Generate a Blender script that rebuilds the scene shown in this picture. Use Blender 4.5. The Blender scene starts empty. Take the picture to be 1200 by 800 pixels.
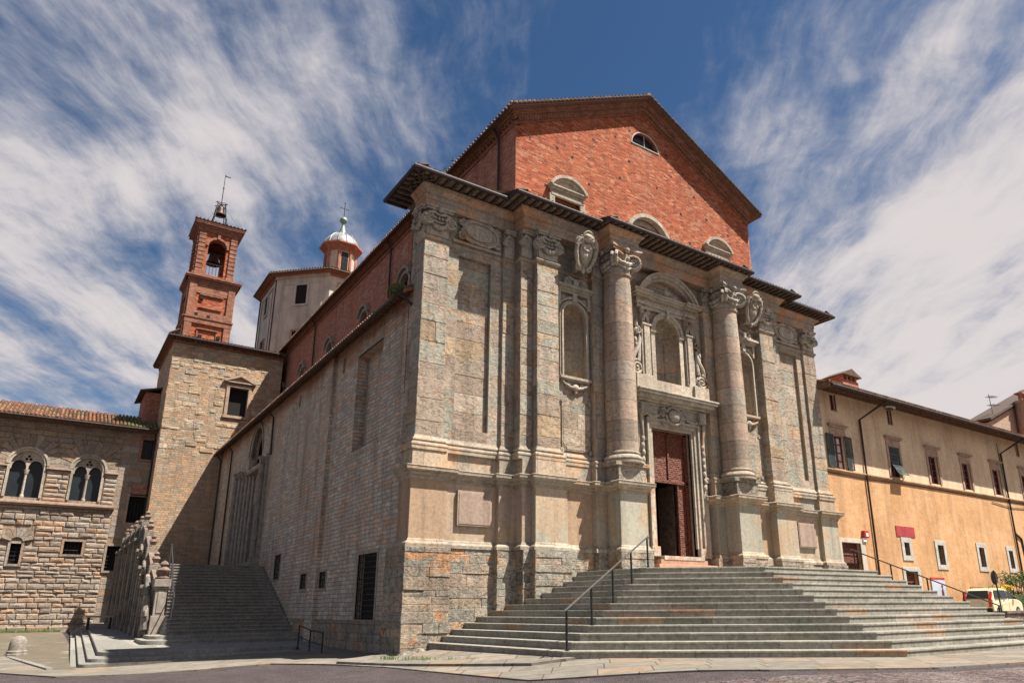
import bpy, bmesh, math, random
from mathutils import Vector, Matrix
random.seed(7)
C = bpy.context.scene
col = C.collection
R = math.radians

# ------------------------------------------------------------------ camera
cam_d = bpy.data.cameras.new('camera'); cam = bpy.data.objects.new('camera', cam_d); col.objects.link(cam)
yaw, pit, rol = R(35.15884557), R(16.4782845), R(-0.41909228)
Fv = Vector((math.sin(yaw)*math.cos(pit), math.cos(yaw)*math.cos(pit), math.sin(pit)))
Rv = Vector((math.cos(yaw), -math.sin(yaw), 0)); Uv = Rv.cross(Fv)
R2 = Rv*math.cos(rol)+Uv*math.sin(rol); U2 = -Rv*math.sin(rol)+Uv*math.cos(rol)
m = Matrix.Identity(4)
for i in range(3):
    m[i][0] = R2[i]; m[i][1] = U2[i]; m[i][2] = -Fv[i]
m.translation = Vector((-9.0918, -20.8253, 1.1497))
cam.matrix_world = m
cam_d.sensor_width = 36; cam_d.lens = 24.95666; cam_d.shift_x = -0.04295; cam_d.shift_y = 0.054525
cam_d.clip_start = .1; cam_d.clip_end = 3000
C.camera = cam
C.render.resolution_x = 1024; C.render.resolution_y = 682

# ------------------------------------------------------------------ sun, exposure
sdir = Vector((.385, -.425, 1.0)).normalized()
sl = bpy.data.lights.new('sun', 'SUN'); sl.energy = 5.0; sl.angle = R(.53); sl.color = (1, .93, .83)
so = bpy.data.objects.new('sun', sl); col.objects.link(so); so.location = (0, 0, 60)
so.rotation_euler = sdir.to_track_quat('Z', 'Y').to_euler()
C.view_settings.view_transform = 'Standard'; C.view_settings.look = 'None'; C.view_settings.gamma = 1
C.view_settings.exposure = 1.25

# ------------------------------------------------------------------ node helper
class G:
    def __init__(s, tree): s.t = tree; tree.nodes.clear()
    def n(s, typ, ins=None, **kw):
        nd = s.t.nodes.new(typ)
        for k, v in kw.items(): setattr(nd, k, v)
        for k, v in (ins or {}).items(): s.put(nd.inputs[k], v)
        return nd
    def put(s, sock, v):
        if isinstance(v, bpy.types.NodeSocket): s.t.links.new(v, sock)
        else:
            if sock.type == 'RGBA' and len(v) == 3: v = (*v, 1)
            sock.default_value = v
    def m(s, op, a, b=0.0, c=0.0, clamp=False):
        nd = s.n('ShaderNodeMath', {0: a, 1: b, 2: c}, operation=op); nd.use_clamp = clamp; return nd.outputs[0]
    def vm(s, op, a, b=(0, 0, 0)):
        return s.n('ShaderNodeVectorMath', {0: a, 1: b}, operation=op).outputs[0]
    def dot(s, a, b): return s.n('ShaderNodeVectorMath', {0: a, 1: b}, operation='DOT_PRODUCT').outputs['Value']
    def sep(s, v): return s.n('ShaderNodeSeparateXYZ', {0: v}).outputs
    def xyz(s, x, y, z): return s.n('ShaderNodeCombineXYZ', {0: x, 1: y, 2: z}).outputs[0]
    def noise(s, v, sc, det=4, ro=.55, dist=0.0, out=0):
        return s.n('ShaderNodeTexNoise', {'Vector': v, 'Scale': sc, 'Detail': det, 'Roughness': ro, 'Distortion': dist}).outputs[out]
    def wn(s, v): return s.n('ShaderNodeTexWhiteNoise', {'Vector': v}, noise_dimensions='3D').outputs
    def mix(s, f, a, b, mode='MIX'):
        nd = s.n('ShaderNodeMix', {}, data_type='RGBA', blend_type=mode)
        s.put(nd.inputs[0], f); s.put(nd.inputs[6], a); s.put(nd.inputs[7], b); return nd.outputs[2]
    def ss(s, v, a, b, c=0.0, d=1.0):
        return s.n('ShaderNodeMapRange', {0: v, 1: a, 2: b, 3: c, 4: d}, interpolation_type='SMOOTHSTEP').outputs[0]
    def lin(s, v, a, b, c, d): return s.n('ShaderNodeMapRange', {0: v, 1: a, 2: b, 3: c, 4: d}).outputs[0]
    def ramp(s, f, cols, const=False):
        nd = s.n('ShaderNodeValToRGB', {0: f}); cr = nd.color_ramp
        if const: cr.interpolation = 'CONSTANT'
        k = len(cols)
        while len(cr.elements) < k: cr.elements.new(.5)
        for i, c in enumerate(cols):
            if len(c) == 2: pos, c = c
            else: pos = i/k if const else i/max(1, k-1)
            cr.elements[i].position = pos; cr.elements[i].color = (*c, 1)
        return nd.outputs[0]
    def out(s, color, rough=.9, bump=None, bd=.02, spec=.2, metal=0.0, **kw):
        b = s.n('ShaderNodeBsdfPrincipled', {'Base Color': color, 'Roughness': rough, 'Specular IOR Level': spec, 'Metallic': metal})
        for k, v in kw.items(): s.put(b.inputs[k], v)
        if bump is not None:
            bn = s.n('ShaderNodeBump', {'Height': bump, 'Strength': 1.0, 'Distance': bd}); s.t.links.new(bn.outputs[0], b.inputs['Normal'])
        o = s.n('ShaderNodeOutputMaterial'); s.t.links.new(b.outputs[0], o.inputs[0])

def newmat(name):
    mt = bpy.data.materials.new(name); mt.use_nodes = True; return mt, G(mt.node_tree)

def wall_uv(g, wob=.03):
    geo = g.n('ShaderNodeNewGeometry'); P = geo.outputs['Position']; N = g.sep(geo.outputs['True Normal'])
    ax, ay, az = (g.m('ABSOLUTE', N[i]) for i in range(3))
    px, py, pz = g.sep(P)
    f = g.m('GREATER_THAN', ax, ay); h = g.m('GREATER_THAN', az, .75)
    u = g.m('ADD', g.m('MULTIPLY', f, py), g.m('MULTIPLY', g.m('SUBTRACT', 1.0, f), px))
    v = g.m('ADD', g.m('MULTIPLY', h, py), g.m('MULTIPLY', g.m('SUBTRACT', 1.0, h), pz))
    u = g.m('ADD', g.m('MULTIPLY', h, px), g.m('MULTIPLY', g.m('SUBTRACT', 1.0, h), u))
    if wob:
        n1 = g.sep(g.noise(P, 1.1, 3, out=1))
        u = g.m('ADD', u, g.m('MULTIPLY', g.m('SUBTRACT', n1[0], .5), wob*2))
        v = g.m('ADD', v, g.m('MULTIPLY', g.m('SUBTRACT', n1[1], .5), wob*2))
    return P, u, v, pz

def stone(name, pal, bw=.6, bh=.3, mort=.012, mcol=(.3, .25, .2), bd=.02, attr=False, patch=None, pth=(.52, .56),
          streak=.25, wob=.02, fine=1.0, const=True, nz=7, mott=1.0, flake=0.0, zrow=False, layer=None, zmix=None, rough=.92, pscale=.9):
    mt, g = newmat(name)
    P, u, v, pz = wall_uv(g, wob)
    if attr:
        idv = g.n('ShaderNodeAttribute', attribute_name='blk').outputs['Fac']; mask = None
        idn = g.m('FRACT', g.m('MULTIPLY', idv, 7.31))
    else:
        if zrow: v = g.m('SUBTRACT', pz, .01)
        row = g.m('FLOOR', g.m('DIVIDE', v, bh))
        off = g.m('MULTIPLY', g.wn(g.xyz(row, 3.3, 1.7))[0], bw*3)
        uu = g.m('DIVIDE', g.m('ADD', u, off), bw); cc = g.m('FLOOR', uu)
        w = g.wn(g.xyz(cc, row, .5)); idv = w[0]; idn = g.sep(w[1])[1]
        fu = g.m('MULTIPLY', g.m('FRACT', uu), bw); fv = g.m('MULTIPLY', g.m('FRACT', g.m('DIVIDE', v, bh)), bh)
        du = g.m('MINIMUM', fu, g.m('SUBTRACT', bw, fu)); dv = g.m('MINIMUM', fv, g.m('SUBTRACT', bh, fv))
        dm = du if zrow else g.m('MINIMUM', du, dv)
        dm = g.m('ADD', dm, g.m('MULTIPLY', g.m('SUBTRACT', g.noise(P, 22, 3), .5), mort*1.6))
        mask = g.ss(dm, mort*.35, mort*1.1)
    c = g.ramp(idv, pal, const)
    big = g.noise(P, pscale, nz, .62)
    if patch:
        pm = g.ss(g.m('ADD', big, g.m('MULTIPLY', g.m('SUBTRACT', idn, .5), .22)), pth[0], pth[1])
        c = g.mix(pm, c, patch)
    if layer:
        pm2 = g.ss(g.noise(P, 2.3, 8, .68, .4), .56, .6); c = g.mix(pm2, c, layer)
    if zmix:
        zc, z0, z1, f = zmix
        zm = g.m('MULTIPLY', g.ss(g.m('ADD', pz, g.m('MULTIPLY', g.m('SUBTRACT', g.noise(P, .5, 5), .5), 4.0)), z0, z1), f)
        c = g.mix(zm, c, zc)
    fn = g.noise(P, 9, 7, .7)
    c = g.mix(1.0, c, g.ramp(fn, [(.28, (1-.45*mott, 1-.47*mott, 1-.49*mott)), (.5, (1, 1, 1)), (.72, (1+.36*mott, 1+.33*mott, 1+.28*mott))]), 'MULTIPLY')
    c = g.mix(1.0, c, g.ramp(g.noise(P, 30, 4, .75), [(.3, (1-.18*mott,)*3), (.5, (1, 1, 1)), (.7, (1+.14*mott,)*3)]), 'MULTIPLY')
    vv = g.lin(idn, 0, 1, .82, 1.15); c = g.mix(1.0, c, g.xyz(vv, vv, vv), 'MULTIPLY')
    if streak:
        sx, sy, sz = g.sep(P)
        st = g.noise(g.xyz(g.m('MULTIPLY', sx, 2.4), g.m('MULTIPLY', sy, 2.4), g.m('MULTIPLY', sz, .22)), 1.0, 6, .65)
        s1 = g.ss(st, .42, .7, 1.0, 1-streak); c = g.mix(1.0, c, g.xyz(s1, s1, s1), 'MULTIPLY')
    hgt = g.m('MULTIPLY', g.noise(P, 5.0, 10, .78), 1.1*fine)
    hgt = g.m('ADD', hgt, g.m('MULTIPLY', g.noise(P, 1.8, 3), .5*fine))
    if layer: hgt = g.m('SUBTRACT', hgt, g.m('MULTIPLY', pm2, .35))
    if flake:
        fx, fy, fz = g.sep(P); fp = g.xyz(g.m('MULTIPLY', fx, .9), g.m('MULTIPLY', fy, .9), g.m('MULTIPLY', fz, 2.1))
        t9 = g.m('MULTIPLY', g.m('ADD', g.noise(fp, 1.25, 7, .62), g.m('MULTIPLY', idn, .35)), 8.0)
        fr = g.m('FRACT', t9); stp = g.m('ADD', g.m('FLOOR', t9), g.ss(fr, .0, .07))
        hgt = g.m('ADD', hgt, g.m('MULTIPLY', stp, .55*flake))
        crk = g.m('MULTIPLY', g.ss(fr, .13, .02), g.ss(g.noise(P, 1.6, 3), .42, .58)); cv = g.m('SUBTRACT', 1.0, g.m('MULTIPLY', crk, .5)); c = g.mix(1.0, c, g.xyz(cv, cv, cv), 'MULTIPLY')
    if mask is not None:
        c = g.mix(mask, mcol, c); hgt = g.m('ADD', hgt, g.m('ADD', mask, g.m('MULTIPLY', g.m('MULTIPLY', idv, mask), .5)))
    g.out(c, rough, hgt, bd)
    return mt

def plain(name, colr, rough=.8, var=.15, sc=3.0, bd=0.0, metal=0.0, spec=.3, streak=0, c2=None, **kw):
    mt, g = newmat(name)
    P = g.n('ShaderNodeNewGeometry').outputs['Position']
    n = g.noise(P, sc, 7, .65)
    a = tuple(x*(1-var*1.6) for x in colr); b = tuple(min(1, x*(1+var*1.6)) for x in colr)
    c = g.mix(g.ss(n, .3, .7), a, c2 or b)
    if streak:
        sx, sy, sz = g.sep(P)
        st = g.noise(g.xyz(g.m('MULTIPLY', sx, 2.0), g.m('MULTIPLY', sy, 2.0), g.m('MULTIPLY', sz, .2)), 1.0, 6, .65)
        s1 = g.ss(st, .4, .7, 1.0, 1-streak); c = g.mix(1.0, c, g.xyz(s1, s1, s1), 'MULTIPLY')
    g.out(c, rough, g.noise(P, sc*4, 7, .7) if bd else None, bd or .01, spec, metal, **kw)
    return mt

GG, BU, PK, OR, GY = (.32, .305, .25), (.395, .325, .255), (.375, .295, .235), (.41, .305, .205), (.28, .26, .225)
M = {}
M['shaft'] = stone('sandstone_ashlar', [BU, PK, GG, (.40, .325, .26), PK, BU, (.38, .32, .26), OR], attr=True, patch=GG, pth=(.575, .60), layer=(.42, .30, .20), streak=.3, bd=.055, flake=1.0, mott=.7)
M['wallb'] = stone('sandstone_bay', [BU, GG, PK, BU, (.36, .29, .22)], 1.15, .62, .012, (.42, .27, .15), patch=BU, pth=(.55, .58), layer=OR, bd=.045, flake=.8)
M['drum'] = stone('sandstone_column', [(.37, .29, .22), (.34, .275, .215), (.365, .265, .20), (.33, .28, .23), (.35, .26, .205)], 60, .78, .010, (.25, .19, .14), patch=(.40, .30, .22), pth=(.57, .62), bd=.03, wob=.01, streak=.3, flake=.5, mott=.7)
M['die'] = stone('sandstone_pedestal', [(.39, .31, .235), (.33, .31, .25), (.35, .33, .27), (.42, .295, .20), (.39, .295, .235)], attr=True, patch=(.38, .29, .20), pth=(.50, .66), streak=.3, bd=.012, pscale=.8, mott=.6)
M['mould'] = stone('sandstone_moulding', [(.35, .30, .24), (.32, .285, .23), (.38, .30, .22)], 1.3, .9, .006, (.2, .15, .1), patch=(.42, .29, .19), pth=(.56, .66), bd=.015, streak=.3)
M['entab'] = stone('sandstone_entablature', [(.34, .28, .22), (.38, .30, .23), (.32, .28, .24)], 1.6, .9, .006, (.2, .14, .1), patch=(.42, .25, .15), pth=(.52, .62), bd=.008, streak=.25)
M['carve'] = stone('carved_limestone', [(.42, .38, .32), (.36, .33, .28)], 3, 3, .003, (.3, .25, .2), patch=(.36, .25, .17), pth=(.58, .66), bd=.02, streak=.35)
M['pale'] = stone('pale_limestone', [(.42, .365, .295), (.38, .34, .28)], 3, 3, .003, (.4, .35, .3), patch=(.38, .27, .2), pth=(.6, .68), bd=.02, streak=.3)
M['plinth'] = stone('rough_sandstone_plinth', [(.34, .31, .26), (.40, .32, .24), (.36, .31, .25), (.33, .31, .26), (.38, .30, .23)], attr=True, patch=(.44, .25, .14), pth=(.58, .64), layer=(.33, .31, .26), streak=.3, bd=.09, flake=1.3)
M['side'] = stone('small_stone_courses', [(.45, .395, .33), (.50, .435, .36), (.47, .385, .315), (.40, .365, .315), (.52, .355, .25), (.46, .41, .34)], .42, .155, .010, (.31, .265, .225),
                  patch=(.42, .29, .21), pth=(.54, .70), streak=.35, bd=.035, wob=.05, zmix=((.36, .17, .115), 10.9, 12.0, .75), pscale=.35)
M['brick'] = stone('red_brick', [(.37, .09, .038), (.31, .068, .03), (.41, .12, .052), (.24, .05, .025), (.43, .18, .10), (.38, .10, .042), (.33, .078, .034)], .27, .082, .010, (.38, .19, .12),
                   patch=(.34, .16, .10), pth=(.60, .72), streak=.25, bd=.02)
M['brickd'] = stone('weathered_brick', [(.40, .15, .10), (.33, .12, .08), (.44, .19, .13), (.30, .13, .09)], .27, .082, .010, (.40, .27, .21),
                    patch=(.36, .25, .19), pth=(.56, .76), streak=.3, bd=.016)
M['brickc'] = stone('brick_cornice', [(.28, .125, .08), (.24, .10, .065), (.31, .15, .10)], .27, .082, .008, (.32, .2, .14), streak=.35, bd=.01)
M['tower'] = stone('rubble_stone', [(.42, .33, .23), (.37, .31, .24), (.46, .33, .21), (.33, .29, .24), (.48, .37, .26)], attr=True, patch=(.34, .30, .24), pth=(.55, .62), streak=.25, bd=.07)
M['towerlow'] = stone('tower_coursed_stone', [(.39, .275, .185), (.34, .26, .185), (.41, .26, .165), (.36, .29, .215)], .4, .15, .012, (.36, .27, .19), streak=.25, bd=.03, patch=(.44, .28, .17), pth=(.56, .66))
M['rust'] = stone('rusticated_sandstone', [(.32, .24, .18), (.275, .22, .175), (.345, .235, .16), (.255, .215, .18), (.31, .25, .195)], attr=True, patch=(.29, .25, .21), pth=(.56, .62), streak=.15, bd=.05)
M['pmort'] = stone('palace_mortar', [(.28, .22, .17), (.25, .205, .17), (.29, .215, .155)], .8, .36, .02, (.18, .14, .11), bd=.03, streak=.2)
M['stair'] = stone('stair_stone', [(.25, .24, .205), (.23, .225, .19), (.27, .25, .215), (.245, .235, .20), (.25, .24, .20), (.26, .245, .21), (.23, .22, .19), (.30, .215, .15), (.24, .23, .195), (.26, .245, .21)], .95, .179, .006, (.14, .13, .11), streak=.15, bd=.006, wob=0, zrow=True)
M['stair2'] = stone('weathered_stair_stone', [(.24, .23, .205), (.225, .215, .19), (.255, .24, .21)], 1.6, 5.0, .006, (.12, .11, .1), streak=.2, bd=.008, wob=0)
M['plaster'] = plain('ochre_plaster', (.45, .26, .14), .9, .10, .8, .02, streak=.25, c2=(.54, .345, .205))
M['cream'] = plain('cream_plaster', (.50, .45, .38), .9, .10, .7, .006, streak=.25)
M['lantern'] = plain('lantern_plaster', (.44, .38, .30), .9, .1, 1, .004)
M['redpl'] = plain('red_plaster', (.30, .135, .09), .9, .15, 2, .004)
M['greyst'] = plain('grey_stone_frame', (.40, .385, .35), .85, .12, 4, .006)
M['brownst'] = plain('brown_stone_frame', (.33, .235, .175), .85, .15, 4, .01)
M['wood'] = plain('dark_wood', (.075, .05, .038), .8, .3, 6, .01)
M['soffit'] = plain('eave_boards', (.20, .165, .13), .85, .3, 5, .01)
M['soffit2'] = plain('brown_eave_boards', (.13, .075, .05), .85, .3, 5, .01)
M['gutter'] = plain('gutter_metal', (.045, .035, .033), .6, .2, 4, 0, 0.0, .15)
M['iron'] = plain('dark_iron', (.03, .03, .032), .5, .2, 6, 0, .7)
M['steel'] = plain('rail_steel', (.20, .20, .20), .35, .1, 6, 0, .9)
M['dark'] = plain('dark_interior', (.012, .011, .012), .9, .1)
M['glass'] = plain('window_glass', (.02, .025, .03), .15, .1, 1, 0, 0, .15)
M['shutter'] = plain('green_shutter', (.045, .06, .06), .6, .15, 9)
M['maroon'] = plain('maroon_window_wood', (.12, .025, .02), .6, .2, 5)
M['curtain'] = plain('white_curtain', (.6, .6, .58), .9, .1, 3)
M['lead'] = plain('lead_sheet', (.27, .27, .275), .55, .15, 2, 0, .2)
M['bronze'] = plain('bronze_bell', (.055, .035, .028), .5, .2, 3, 0, .3)
M['copper'] = plain('green_copper', (.20, .27, .22), .6, .2, 4, 0, .3)
M['white'] = plain('white_paint', (.75, .75, .73), .6, .05)
M['red'] = plain('red_paint', (.40, .03, .03), .6, .1)
M['poster'] = plain('red_plaque', (.33, .04, .045), .7, .12, 2.5)
M['board'] = plain('blue_white_notice', (.40, .44, .52), .6, .1, 1.5)
M['leaf'] = plain('leaf_green', (.075, .13, .03), .7, .4, 7, 0, c2=(.13, .19, .05))
M['hedge'] = plain('hedge_green', (.035, .07, .02), .7, .4, 6, 0, c2=(.07, .11, .03))
M['yellow'] = plain('yellow_petals', (.75, .50, .03), .7, .2, 8)
M['carpaint'] = plain('cream_car_paint', (.66, .59, .37), .25, .03, 1, 0, 0, .6, **{'Coat Weight': .5})
M['tyre'] = plain('tyre_rubber', (.02, .02, .02), .8, .1)
M['rim'] = plain('wheel_rim', (.4, .4, .4), .35, .1, 1, 0, .8)
M['tail'] = plain('red_tail_lamp', (.45, .01, .01), .2, .1, 1, 0, 0, .7)
M['plate'] = plain('number_plate', (.55, .58, .65), .5, .1)
M['black'] = plain('black_plastic', (.02, .02, .022), .5, .1)
M['cobblebol'] = stone('bollard_stone', [(.23, .205, .18), (.25, .22, .185)], 3, 3, .002, (.4, .3, .2), bd=.01, streak=.2)
M['tiledark'] = stone('dark_roof_tiles', [(.10, .065, .05), (.14, .08, .055), (.08, .06, .05)], attr=True, streak=.2, bd=.01)
M['weather'] = stone('weathered_balustrade_stone', [(.235, .205, .17), (.20, .18, .155), (.26, .21, .17)], 3, .9, .01, (.1, .09, .08), patch=(.13, .12, .105), pth=(.54, .64), bd=.03, streak=.45)
M['weather2'] = stone('weathered_red_stone', [(.22, .155, .125), (.19, .145, .12)], 3, 3, .003, (.1, .08, .07), patch=(.11, .095, .085), pth=(.54, .64), bd=.03, streak=.4)
M['frame'] = plain('weathered_frame_stone', (.25, .215, .18), .9, .15, 4, .008)
M['tile'] = stone('roof_tiles', [(.23, .105, .06), (.28, .125, .068), (.17, .095, .06), (.33, .18, .105), (.14, .10, .07)], attr=True, patch=(.22, .19, .12), pth=(.60, .68), streak=.2, bd=.015)
M['tilemoss'] = stone('mossy_roof_tiles', [(.10, .12, .04), (.14, .15, .05), (.2, .16, .08)], attr=True, streak=.2, bd=.02)

def ochre_mat():
    mt, g = newmat('ochre_plaster_paler_lifted_top')
    P = g.n('ShaderNodeNewGeometry').outputs['Position']; x, y, z = g.sep(P)
    n = g.noise(P, .8, 8, .68); f = g.noise(P, 5, 8, .75)
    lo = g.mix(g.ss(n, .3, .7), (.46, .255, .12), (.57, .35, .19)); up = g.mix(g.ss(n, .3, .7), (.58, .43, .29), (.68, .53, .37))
    c = g.mix(g.m('GREATER_THAN', z, 7.9), lo, up)  # upper plaster paler, its colour also lightened to lift the eave shade
    c = g.mix(1.0, c, g.ramp(f, [(.28, (.78, .74, .70)), (.5, (1, 1, 1)), (.72, (1.14, 1.12, 1.1))]), 'MULTIPLY')
    st = g.noise(g.xyz(g.m('MULTIPLY', x, 2.0), y, g.m('MULTIPLY', z, .22)), 1.0, 6, .65)
    s1 = g.ss(st, .42, .72, 1.0, .76); c = g.mix(1.0, c, g.xyz(s1, s1, s1), 'MULTIPLY')
    g.out(c, .92, g.noise(P, 3.0, 8, .75), .03); return mt
M['ochre'] = ochre_mat()
def door_mat():
    mt, g = newmat('carved_door_wood')
    P, u, v, pz = wall_uv(g, 0)
    row = g.m('FRACT', g.m('DIVIDE', v, .085))
    t = g.noise(g.xyz(g.m('MULTIPLY', u, 3), 0.0, g.m('MULTIPLY', v, 14)), 2.2, 6, .7)
    c = g.ramp(t, [(.3, (.085, .025, .015)), (.5, (.17, .05, .027)), (.7, (.30, .11, .06))])
    h = g.m('ADD', g.m('MULTIPLY', g.ss(g.m('ABSOLUTE', g.m('SUBTRACT', row, .5)), .3, .48), -.6), t)
    vo = g.n('ShaderNodeTexVoronoi', {'Vector': P, 'Scale': 11.0}).outputs[0]
    c = g.mix(1.0, c, g.ramp(vo, [(.1, (1.25, 1.25, 1.25)), (.6, (.55, .55, .55))]), 'MULTIPLY'); h = g.m('SUBTRACT', h, g.m('MULTIPLY', vo, 1.5))
    g.out(c, .6, h, .03, .3); return mt
M['door'] = door_mat()

def ground_mats():
    mt, g = newmat('asphalt')
    P = g.n('ShaderNodeNewGeometry').outputs['Position']
    x, y, z = g.sep(P)
    n = g.noise(P, 38, 3, .85); b = g.noise(P, .5, 5)
    c = g.mix(g.ss(b, .3, .7), (.028, .021, .023), (.04, .031, .033))
    c = g.mix(g.ss(n, .48, .62), c, (.12, .10, .10)); sp_ = g.noise(P, 1.7, 9, .75); c = g.mix(1.0, c, g.ramp(sp_, [(.35, (.7, .7, .7)), (.65, (1.2, 1.2, 1.2))]), 'MULTIPLY')
    g.out(c, .9, n, .006); M['asphalt'] = mt
    # fan laid setts
    mt, g = newmat('porphyry_setts')
    P = g.n('ShaderNodeNewGeometry').outputs['Position']
    vo = g.n('ShaderNodeTexVoronoi', {'Vector': P, 'Scale': 8.0, 'Randomness': .55})
    ve = g.n('ShaderNodeTexVoronoi', {'Vector': P, 'Scale': 8.0, 'Randomness': .55}, feature='DISTANCE_TO_EDGE')
    k = g.sep(vo.outputs['Color'])[0]
    c = g.ramp(k, [(.055, .04, .042), (.10, .07, .07), (.15, .11, .105), (.05, .043, .045)])
    e = g.ss(ve.outputs[0], .02, .09); c = g.mix(e, (.035, .03, .028), c)
    b = g.noise(P, .6, 5); c = g.mix(g.ss(b, .4, .8, 0, .4), c, (.30, .25, .22))
    g.out(c, .8, g.m('ADD', e, g.m('MULTIPLY', k, .5)), .05); M['setts'] = mt
    # paving slabs
    mt, g = newmat('paving_slabs')
    P = g.n('ShaderNodeNewGeometry').outputs['Position']
    x, y, z = g.sep(P)
    a = R(38)
    u = g.m('ADD', g.m('MULTIPLY', x, math.cos(a)), g.m('MULTIPLY', y, -math.sin(a)))
    v = g.m('ADD', g.m('MULTIPLY', x, math.sin(a)), g.m('MULTIPLY', y, math.cos(a)))
    row = g.m('FLOOR', g.m('DIVIDE', v, .8)); uu = g.m('DIVIDE', g.m('ADD', u, g.m('MULTIPLY', g.wn(g.xyz(row, 1.0, 2.0))[0], 3.0)), 1.1)
    w = g.wn(g.xyz(g.m('FLOOR', uu), row, 0.0))
    fu = g.m('MULTIPLY', g.m('FRACT', uu), 1.1); fv = g.m('MULTIPLY', g.m('FRACT', g.m('DIVIDE', v, .8)), .8)
    dm = g.m('MINIMUM', g.m('MINIMUM', fu, g.m('SUBTRACT', 1.1, fu)), g.m('MINIMUM', fv, g.m('SUBTRACT', .8, fv)))
    dm = g.m('ADD', dm, g.m('MULTIPLY', g.m('SUBTRACT', g.noise(P, 9, 3), .5), .02))
    mask = g.ss(dm, .008, .022)
    c = g.ramp(w[0], [(.19, .17, .14), (.17, .155, .13), (.21, .18, .145), (.16, .145, .12), (.215, .165, .12)], True)
    c = g.mix(1.0, c, g.ramp(g.noise(P, 3, 8, .7), [(.3, (.7, .7, .7)), (.7, (1.2, 1.2, 1.2))]), 'MULTIPLY')
    c = g.mix(mask, (.10, .085, .065), c)
    g.out(c, .85, g.m('ADD', mask, g.noise(P, 8, 6, .7)), .01); M['paving'] = mt
    mt, g = newmat('worn_yard')
    P = g.n('ShaderNodeNewGeometry').outputs['Position']
    c = g.ramp(g.noise(P, .55, 10, .75), [(.32, (.075, .065, .05)), (.45, (.14, .115, .085)), (.52, (.10, .085, .062)), (.58, (.15, .13, .095)), (.66, (.23, .195, .15))])
    g.out(c, .95, g.noise(P, 14, 6, .7), .02); M['yard'] = mt
ground_mats()

# ------------------------------------------------------------------ world: sky and high cloud
wd = bpy.data.worlds.new('World'); C.world = wd; wd.use_nodes = True
g = G(wd.node_tree)
sky = g.n('ShaderNodeTexSky', sky_type='NISHITA', sun_disc=False, sun_elevation=math.asin(sdir.z),
          sun_rotation=math.atan2(sdir.x, sdir.y), altitude=300, air_density=1.0, dust_density=.6, ozone_density=2.5)
D = g.n('ShaderNodeTexCoord').outputs['Generated']
dx, dy, dz = g.sep(D)
zz = g.m('ADD', g.m('MAXIMUM', dz, 0.0), .12)
hd = Vector((math.sin(yaw), math.cos(yaw))); lt = Vector((math.cos(yaw), -math.sin(yaw)))
fw = g.m('DIVIDE', g.dot(D, (hd.x, hd.y, 0)), zz); la = g.m('DIVIDE', g.dot(D, (lt.x, lt.y, 0)), zz)
wv = g.noise(g.xyz(la, fw, 0.0), 1.3, 4, .5, out=1); wx, wy, wz = g.sep(wv)
la2 = g.m('ADD', la, g.m('MULTIPLY', g.m('SUBTRACT', wx, .5), .30)); fw2 = g.m('ADD', fw, g.m('MULTIPLY', g.m('SUBTRACT', wy, .5), .30))
n1 = g.noise(g.xyz(g.m('MULTIPLY', la2, 1.25), g.m('MULTIPLY', fw2, .8), 3.7), 1.5, 14, .60)
n2 = g.noise(g.xyz(g.m('MULTIPLY', la2, 4.6), g.m('MULTIPLY', fw2, 1.1), 9.1), 2.0, 10, .62)
n4 = g.noise(g.xyz(la2, g.m('MULTIPLY', fw2, .8), 1.1), 9.0, 10, .7)
n3 = g.noise(g.xyz(la, fw, 5.0), .55, 3, .5)
dens = g.m('ADD', g.m('ADD', g.m('MULTIPLY', n1, .60), g.m('MULTIPLY', n2, .30)), g.m('MULTIPLY', n4, .10))
# cover: less cloud straight ahead and overhead, more to either side and low down
aa = g.m('ABSOLUTE', g.m('SUBTRACT', la, .06))
cov = g.ss(aa, .02, .42, -.075, .05)
cov = g.m('ADD', cov, g.ss(dz, .75, .30, -.02, .05))
cov = g.m('ADD', cov, g.m('MULTIPLY', g.ss(la, .2, .7), g.ss(dz, .66, .38, .01, .12)))
cov = g.m('ADD', cov, g.m('MULTIPLY', g.m('SUBTRACT', n3, .5), .22))
dens = g.m('ADD', dens, cov)
cl = g.ss(dens, .465, .65, 0.0, .96)
skyc = g.n('ShaderNodeHueSaturation', {'Saturation': 1.2, 'Value': .72, 'Color': sky.outputs[0]}).outputs[0]
cc = g.mix(g.ss(dens, .5, .72), (3.3, 3.45, 4.1), (6.4, 5.9, 5.8))
mixc = g.mix(cl, skyc, cc)
bg = g.n('ShaderNodeBackground', {'Color': mixc, 'Strength': .05})
wo = g.n('ShaderNodeOutputWorld'); g.t.links.new(bg.outputs[0], wo.inputs[0])

# ------------------------------------------------------------------ mesh builder
def front(y): return lambda u, v, n: (u, y-n, v)
def side(x): return lambda u, v, n: (x-n, u, v)

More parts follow.
